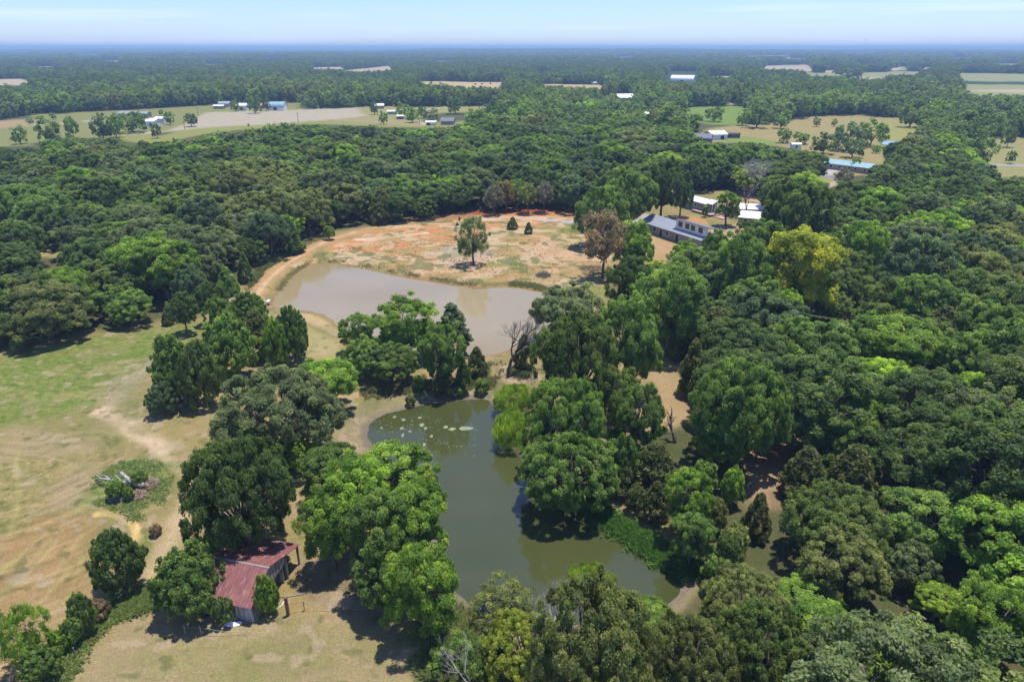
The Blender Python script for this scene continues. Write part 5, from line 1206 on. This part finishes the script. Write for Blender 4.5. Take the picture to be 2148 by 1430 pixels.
# -- distant farm buildings
def at(px, py): p = P(px, py); return p.x, p.y
D2R = math.radians
def fb(name, px, py, yaw, L, D, hw, hr, wall, roof, label, cat='house', group='distant buildings', **k):
    x, y = at(px, py); return gable(name, x, y, D2R(yaw), L, D, hw, hr, wall, roof, label, cat, None, **k)
fb('mobile_home', 284, 246, -6, 24, 6, 3, 4.2, M_GREYWALL, M_GREYROOF, 'long grey mobile home in the far left fields', wins=(-9, -4, 3, 8), door=(0, 1, 2))
fb('farm_building', 322, 263, -8, 9, 12, 3.2, 4.6, M_WHITE, M_WMETAL, 'white farm building with white roof in the left far field', wins=(-2,), door=(2, 1.6, 2.2))
fb('farm_building', 338, 258, -8, 6, 10, 3.0, 4.2, M_WHITE, M_WMETAL, 'white wing behind the white farm building at left', wins=(0,))
fb('farm_shed', 461, 228, 0, 9, 6, 2.4, 3.2, M_GREYWALL, M_WMETAL, 'small white-roofed shed at the far edge of the mown tan field', 'shed', wins=(-2,))
fb('farm_house', 473, 224, 0, 10, 8, 3, 4.6, M_TAN, M_GREYROOF, 'grey-roofed building behind the small white-roofed shed', wins=(2,))
fb('farm_shed', 511, 231, 0, 8.5, 9, 4, 5.6, M_WHITE, M_WMETAL, 'square white shed at the far edge of the tan field', 'shed', door=(0, 2, 2.6))
fb('arched_barn', 582, 231, 0, 15, 12, 2.4, 7, M_WHITE, M_TEALROOF, 'pale barn with curved green roof edge beyond the tan field', 'barn', arch=True, door=(0, 3, 3))
fb('red_shed', 551, 228, 0, 3, 4, 2.5, 3.6, M_REDROOF, M_REDROOF, 'tiny red shed between trees beyond the tan field', 'shed', door=(0, 1, 1.8))
fb('farm_shed', 940, 261, -4, 9, 8, 2.6, 4.6, M_GREYWALL, M_SHINGLE, 'house with grey hipped looking roof in the far hamlet', 'house', wins=(-2, 2))
fb('farm_shed', 905, 263, -4, 7, 5, 2.3, 3.0, M_WHITE, M_WMETAL, 'white open shed left of the grey-roofed hamlet house', 'shed', door=(-1.5, 2.4, 1.9))
fb('carport', 840, 250, 2, 4.6, 4, 2.3, 3.0, M_BROWNWALL, M_WMETAL, 'small brown carport with white roof in the hamlet', 'carport', door=(0, 2.6, 1.9))
fb('farm_shed', 822, 240, 6, 7, 4, 2.4, 3.2, M_GREYWALL, M_WMETAL, 'narrow white-roofed shed behind the carport', 'shed', wins=(0,))
fb('farm_house', 796, 228, 10, 8, 6, 2.8, 4.2, M_GREYWALL, M_WMETAL, 'pale-roofed house at the left end of the hamlet', wins=(2,))
fb('red_roofed_house', 1005, 262, -3, 7, 6, 2.6, 3.8, M_GREYWALL, M_REDROOF, 'small house with pinkish red roof right of the hamlet', wins=(0,))
fb('farm_house', 1030, 223, 0, 14, 9, 2.6, 4.8, M_TAN, M_SHINGLE, 'brown-roofed house behind the curving road of the hamlet', wins=(-4, 0, 4))
fb('farm_house', 1310, 213, 12, 17, 10, 4, 7.2, M_TEALWALL, M_WMETAL, 'white-roofed teal house between far trees', wins=(-5, 0), door=(4, 1.6, 2.6))
fb('big_white_barn', 1433, 172, -24, 36, 24, 3.2, 10, M_WHITE, M_WMETAL, 'big white arched barn in the far distance right of centre', 'barn', arch=True, door=(0, 5, 3))
fb('farm_shed', 1472, 168, 8, 22, 9, 3, 4.4, M_GREYWALL, M_GREYROOF, 'grey-roofed sheds right of the big white barn', 'shed', wins=(0,))
fb('farm_shed', 1500, 291, 14, 10, 10, 3, 4.6, M_WHITE, M_WMETAL, 'white shed with dark door at the edge of the dry pasture', 'shed', door=(1.8, 2.4, 2.3))
fb('farm_shed', 1536, 289, 0, 8, 4, 2.6, 3.1, M_BROWNWALL, M_BROWNWALL, 'brown open shed right of the white pasture shed', 'shed', door=(-2, 3, 2))
fb('farm_house', 1471, 300, -22, 11, 9, 3.2, 5.2, M_GREYWALL, M_SHINGLE, 'dark grey-roofed house left of the white pasture shed', wins=(-2, 2))
fb('farm_house', 1350, 250, 0, 8, 6, 3.5, 5.6, M_REDROOF, M_WMETAL, 'red and white house half hidden by far trees', wins=(-2, 2))
fb('farm_shed', 1326, 252, 0, 4, 4, 3, 4.4, M_WHITE, M_WMETAL, 'white shed left of the red and white house', 'shed', wins=(0,))
fb('farm_shed', 1248, 178, 0, 11, 8, 3, 4.6, M_GREYWALL, M_WMETAL, 'tiny white-roofed shed by the far straw field', 'shed', wins=(0,))
for i, (px, py, L) in enumerate(((1517, 144, 16), (1540, 144, 18), (1636, 134, 16), (1652, 135, 20), (1763, 104, 90), (2064, 104, 60), (2056, 104.5, 50), (1922, 144, 22), (1992, 184, 6), (2068, 212, 9), (1946, 206, 10), (1668, 312, 5))):
    big = min(L * .3, 14)
    fb('farm_shed' if i < 10 else 'farm_house', px, py, 0, L, L * .6, 2.4 if i == 11 else max(3, big * .6), 3.0 if i == 11 else max(4.4, big), M_WHITE, M_WMETAL, ('white far roof right of the big white barn, left of a pair', 'white far roof right of the big white barn, right of a pair', 'tiny white building by the far pale field, left one', 'tiny white building by the far pale field, right one', 'white speck of a building below the radio masts',
     'right white speck on the far right ridge', 'left white speck on the far right ridge', 'pale building among far trees right of the green strip', 'bright white small building at the right edge of the far wood', 'white-fronted shed in the right field edge', 'white-roofed house glimpsed in the right far wood', 'pale blue grey shed among trees left of the teal-roofed house')[i], 'far building', over=.2, wins=(0,))
for i, (px, py, hpx, lab) in enumerate(((388, 272, 17, 'utility pole left of the tan field'), (416, 243, 16, 'utility pole near the green far field'), (626, 258, 21, 'utility pole at the edge of the tan field'), (880, 262, 16, 'utility pole in front of the hamlet'), (1043, 229, 10, 'utility pole beside the brown-roofed far house'))):
    p = P(px, py); h = hpx * depth(p) / F; e = empty('utility_pole', (p.x, p.y, 0), lab, 'utility pole', 'far utility poles')
    q = MB(); q.tube([(0, 0, -.5), (0, 0, h)], [.22, .15], 6); q.build('pole', M_TIMBER, e); q = MB(); q.box(-1.1, 1.1, -.08, .08, h - .9, h - .7); q.build('crossarm', M_TIMBER, e)
M_STEEL = plain('mast_steel', (.3, .3, .32), (.4, .4, .42), 1.0, .6)
for px, hpx, lab in ((1814, 22, 'taller of two thin radio masts on the horizon'), (1838, 8, 'shorter of two thin radio masts on the horizon')):
    p = P(px, 101.5); k = 12000 / p.y; p = Vector((p.x * k, 12000, 0)); h = hpx * 12000 / F + 14; q = MB()
    for sx_, sy_ in ((-1, -1), (1, -1), (0, 1)): q.tube([(sx_ * 4, sy_ * 4, 0), (sx_ * 2, sy_ * 2, h)], [1.6, 1.0], 4)
    for z in np.arange(10, h, 12): q.tube([(-3, -3, z), (3, -3, z + 6), (0, 3, z + 9), (-3, -3, z + 12)], [.7] * 4, 3)
    o_ = q.build('radio_mast', M_STEEL); o_.location = (p.x, p.y, float(terrain_far(np.array([p.x]), np.array([p.y]))[0])); tag(o_, lab, 'radio mast')
hb = None
for i, (px, py) in enumerate(((997, 178), (1011, 178), (1029, 177), (884, 178), (905, 174), (1180, 182))):
    p = P(px, py)
    if hb is None:
        q = MB(); q.tube([(-1.2, 0, 1.1), (1.2, 0, 1.1)], [1.15, 1.15], 14); hb = q.build('hay_bale', plain('hay', (.17, .13, .08), (.25, .19, .11), 2, .95)); ob = hb
    else: ob = hb.copy(); COL.objects.link(ob)
    ob.location = (p.x, p.y, terrain_far(np.array([p.x]), np.array([p.y]))[0]); ob.rotation_euler = (0, 0, i * .7); tag(ob, 'dark round hay bale on the far straw coloured field', 'hay bale', 'hay bales on the far field')
# -- stock pond seen beyond the pasture
q = catmull(wpoly([(1846, 302), (1856, 298), (1875, 297), (1895, 298), (1900, 301), (1880, 304), (1858, 305)]), 4)[::-1]
me = bpy.data.meshes.new('stock_pond_water'); me.from_pydata([(a, b_, .25) for a, b_ in q], [], [tuple(range(len(q)))]); m_, nt_, b_2, o_2 = nmat('milky_pond'); b_2.inputs['Base Color'].default_value = (.24, .36, .34, 1); b_2.inputs['Roughness'].default_value = .1
me.materials.append(m_); tag(link('stock_pond_water', me), kind='structure')

# ------------------------------------------------------------------ weeds, reeds and floating algae
def tufts(name, pts_xy, hgt, w, c1, c2, label, seed, blades=6, lean=.75, cat='weeds'):
    rng = np.random.default_rng(seed); kp = fbm(pts_xy[:, 0], pts_xy[:, 1], 3.0, seed, 2) + rng.normal(size=len(pts_xy)) * .08 > (.46 if cat != 'reeds' else .25); pts_xy = pts_xy[kp]
    n = len(pts_xy); z = ground_z(pts_xy[:, 0], pts_xy[:, 1])
    z = np.maximum(z, WATER_Z - .05)
    base = np.repeat(np.column_stack([pts_xy, z]), blades, 0); m_ = n * blades
    base[:, :2] += rng.normal(size=(m_, 2)) * w * .6; a = rng.random(m_) * 6.283; side = np.stack([np.cos(a), np.sin(a), np.zeros(m_)], 1) * (w * (.3 + .5 * rng.random(m_)))[:, None]
    tip = base + np.column_stack([rng.normal(size=(m_, 2)) * lean * hgt, hgt * (.5 + .7 * rng.random(m_))]); mid_ = (base + tip) / 2
    V = np.stack([base - side * .4, mid_ - side * .7, tip, mid_ + side * .7], 1).reshape(-1, 3)
    me = np_mesh(name, V, np.arange(m_ * 4).reshape(-1, 4), grass_material(name + '_blades', c1, c2), {'leaf': ('FACE', 'FLOAT', rng.random(m_))})
    return tag(link(name, me), label, cat, kind='stuff')
def along(pts, width, n, seed, world_=False):
    rng = np.random.default_rng(seed); w = catmull(pts if world_ else wpoly(pts), 6, closed=False); seg = np.diff(w, axis=0); ln = np.linalg.norm(seg, axis=1); c = np.concatenate([[0], np.cumsum(ln)]); t = rng.random(n) * c[-1]
    i = np.clip(np.searchsorted(c, t) - 1, 0, len(seg) - 1); f = (t - c[i]) / ln[i]; p = w[i] + seg[i] * f[:, None]; nr = np.stack([-seg[i][:, 1], seg[i][:, 0]], 1) / ln[i][:, None]
    return p + nr * (rng.normal(size=n) * width * .33)[:, None]
def within(px_poly, n, seed):
    rng = np.random.default_rng(seed); w = wpoly(px_poly); lo, hi = w.min(0), w.max(0); out = []
    p = rng.uniform(lo, hi, (n * 3, 2)); return p[inside(p[:, 0], p[:, 1], w)][:n]
tufts('bank_reeds', along([(1205, 1035), (1235, 1056), (1275, 1082), (1320, 1108), (1365, 1140), (1400, 1160), (1435, 1185), (1450, 1205)], 1.9, 5200, 1), .65, .22, (.09, .20, .03), (.17, .32, .05), 'lush green reed strip along the right bank of the lower pond', 1, cat='reeds')
tufts('bank_reeds', along([(1150, 990), (1180, 1020), (1210, 1040)], 2.0, 900, 2), .7, .2, (.07, .16, .04), (.13, .23, .055), 'dark green reeds in shade on the right bank of the lower pond', 2, cat='reeds')
sh = catmull(wpoly([(585, 610), (600, 588), (625, 567), (652, 554), (685, 550), (722, 552), (762, 558), (800, 567), (850, 577), (900, 586), (950, 594), (1000, 601)], WATER_Z), 4, closed=False)
tufts('shore_rushes', along(sh, 1.3, 1500, 3, True), .28, .2, (.34, .26, .11), (.42, .38, .15), 'brown and green rushes fringing the far shore of the upper pond', 3, cat='rushes')
sh = catmull(wpoly([(1070, 598), (1100, 600), (1130, 606), (1150, 612)], WATER_Z), 4, closed=False)
tufts('shore_rushes', along(sh, 1.5, 700, 4, True), .4, .2, (.24, .26, .09), (.36, .35, .12), 'taller dark green rushes at the right corner of the upper pond', 4, cat='rushes')
tufts('slope_weeds', np.concatenate([within([(640, 545), (700, 520), (900, 500), (1200, 505), (1280, 560), (1150, 600), (850, 572)], 1600, 5), within([(520, 605), (560, 560), (640, 515), (700, 495), (650, 500), (560, 545)], 2500, 6)]), .22, .2, (.28, .26, .10), (.45, .36, .18), 'scattered dry weeds on the slope above the upper pond', 5)
tufts('slope_weeds', within([(520, 610), (560, 565), (640, 512), (600, 520), (540, 560)], 3000, 16), .6, .3, (.13, .19, .05), (.28, .28, .10), 'rank green weeds on the outer slope of the dam track', 15)
tufts('field_weeds', np.concatenate([within([(195, 1000), (250, 965), (335, 965), (365, 1000), (345, 1060), (310, 1095), (285, 1100), (245, 1075), (190, 1055)], 1800, 7)]), .18, .2, (.20, .30, .07), (.34, .38, .13), 'lush green weeds round the fallen tree in the left field', 6)
tufts('hedge_weeds', np.concatenate([along([(90, 1445), (160, 1365), (215, 1300), (265, 1265), (325, 1245)], 2.4, 2600, 8), within([(230, 1260), (325, 1235), (335, 1275), (260, 1300)], 900, 9)]), .35, .2, (.20, .31, .06), (.34, .37, .13), 'green weeds along the fence row at lower left', 7)
tufts('corner_weeds', within([(880, 1300), (960, 1270), (1040, 1320), (1090, 1450), (880, 1450)], 2600, 10), .8, .2, (.13, .21, .05), (.34, .32, .12), 'tall green and yellow weeds at the bottom edge beside the pond', 8)
tufts('far_bank_weeds', np.concatenate([along([(760, 830), (830, 815), (900, 805), (980, 800), (1040, 805)], 3.0, 3200, 11), along([(1000, 770), (1060, 775), (1110, 790)], 3, 900, 14)]), .45, .22, (.15, .19, .06), (.32, .29, .12), 'mixed weeds on the far bank of the lower pond', 9)
rng = np.random.default_rng(77); V = []; Fc = []
def blob(cx, cy, w, h):
    n = 9; b0 = len(V); a0_ = rng.random() * 6.283
    for i in range(n): r = rng.uniform(.65, 1.1); V.append((cx + w * r * math.cos(a0_ + 6.283 * i / n), cy + h * r * math.sin(a0_ + 6.283 * i / n), WATER_Z + .012))
    Fc.append(tuple(range(b0, b0 + n)))
for (px, py, wpx, hpx) in ((978, 898, 20, 4), (948, 900, 9, 3), (885, 891, 7, 4), (893, 898, 4, 3), (843, 898, 5, 3), (846, 880, 5, 2.5), (828, 874, 4, 2), (880, 876, 5, 2), (935, 895, 5, 3), (860, 905, 4, 2), (800, 897, 3, 2), (905, 915, 4, 3), (845, 912, 3, 4), (890, 932, 4, 3)):
    c = P(px, py, WATER_Z); s = depth(c) / F; blob(c.x, c.y, wpx * s, hpx * s * 2.3)
for _ in range(260):
    px = rng.uniform(785, 1000); py = rng.uniform(860, 960); c = P(px, py, WATER_Z); p = np.array([c.x]), np.array([c.y])
    if sdf(p[0], p[1], lower_w)[0] < -.6 and vnoise(p[0] / 4, p[1] / 4, 5)[0] > .42: k = rng.uniform(.03, .09); blob(c.x, c.y, k * 1.6, k)
me = bpy.data.meshes.new('pond_algae'); me.from_pydata(V, [], Fc); me.update(); me.materials.append(plain('algae', (.15, .19, .10), (.25, .29, .17), 3.0, .8))
tag(link('pond_algae', me), 'pale green algae patches floating on the lower pond', 'algae', kind='stuff')
#@@END_OBJECTS

# ------------------------------------------------------------------ haze
mb = MB(); mb.box(-48000, 48000, -48000, 48000, -60, 80)
m = bpy.data.materials.new('haze_air'); m.use_nodes = True; nt = m.node_tree; nt.nodes.clear()
o = nt.nodes.new('ShaderNodeOutputMaterial'); pv = nt.nodes.new('ShaderNodeVolumePrincipled')
pv.inputs['Color'].default_value = (0.47, 0.70, 0.98, 1); pv.inputs['Density'].default_value = HAZE_DENSITY; pv.inputs['Anisotropy'].default_value = 0.0
nt.links.new(pv.outputs[0], o.inputs['Volume'])
tag(mb.build('haze', m), kind='stuff')
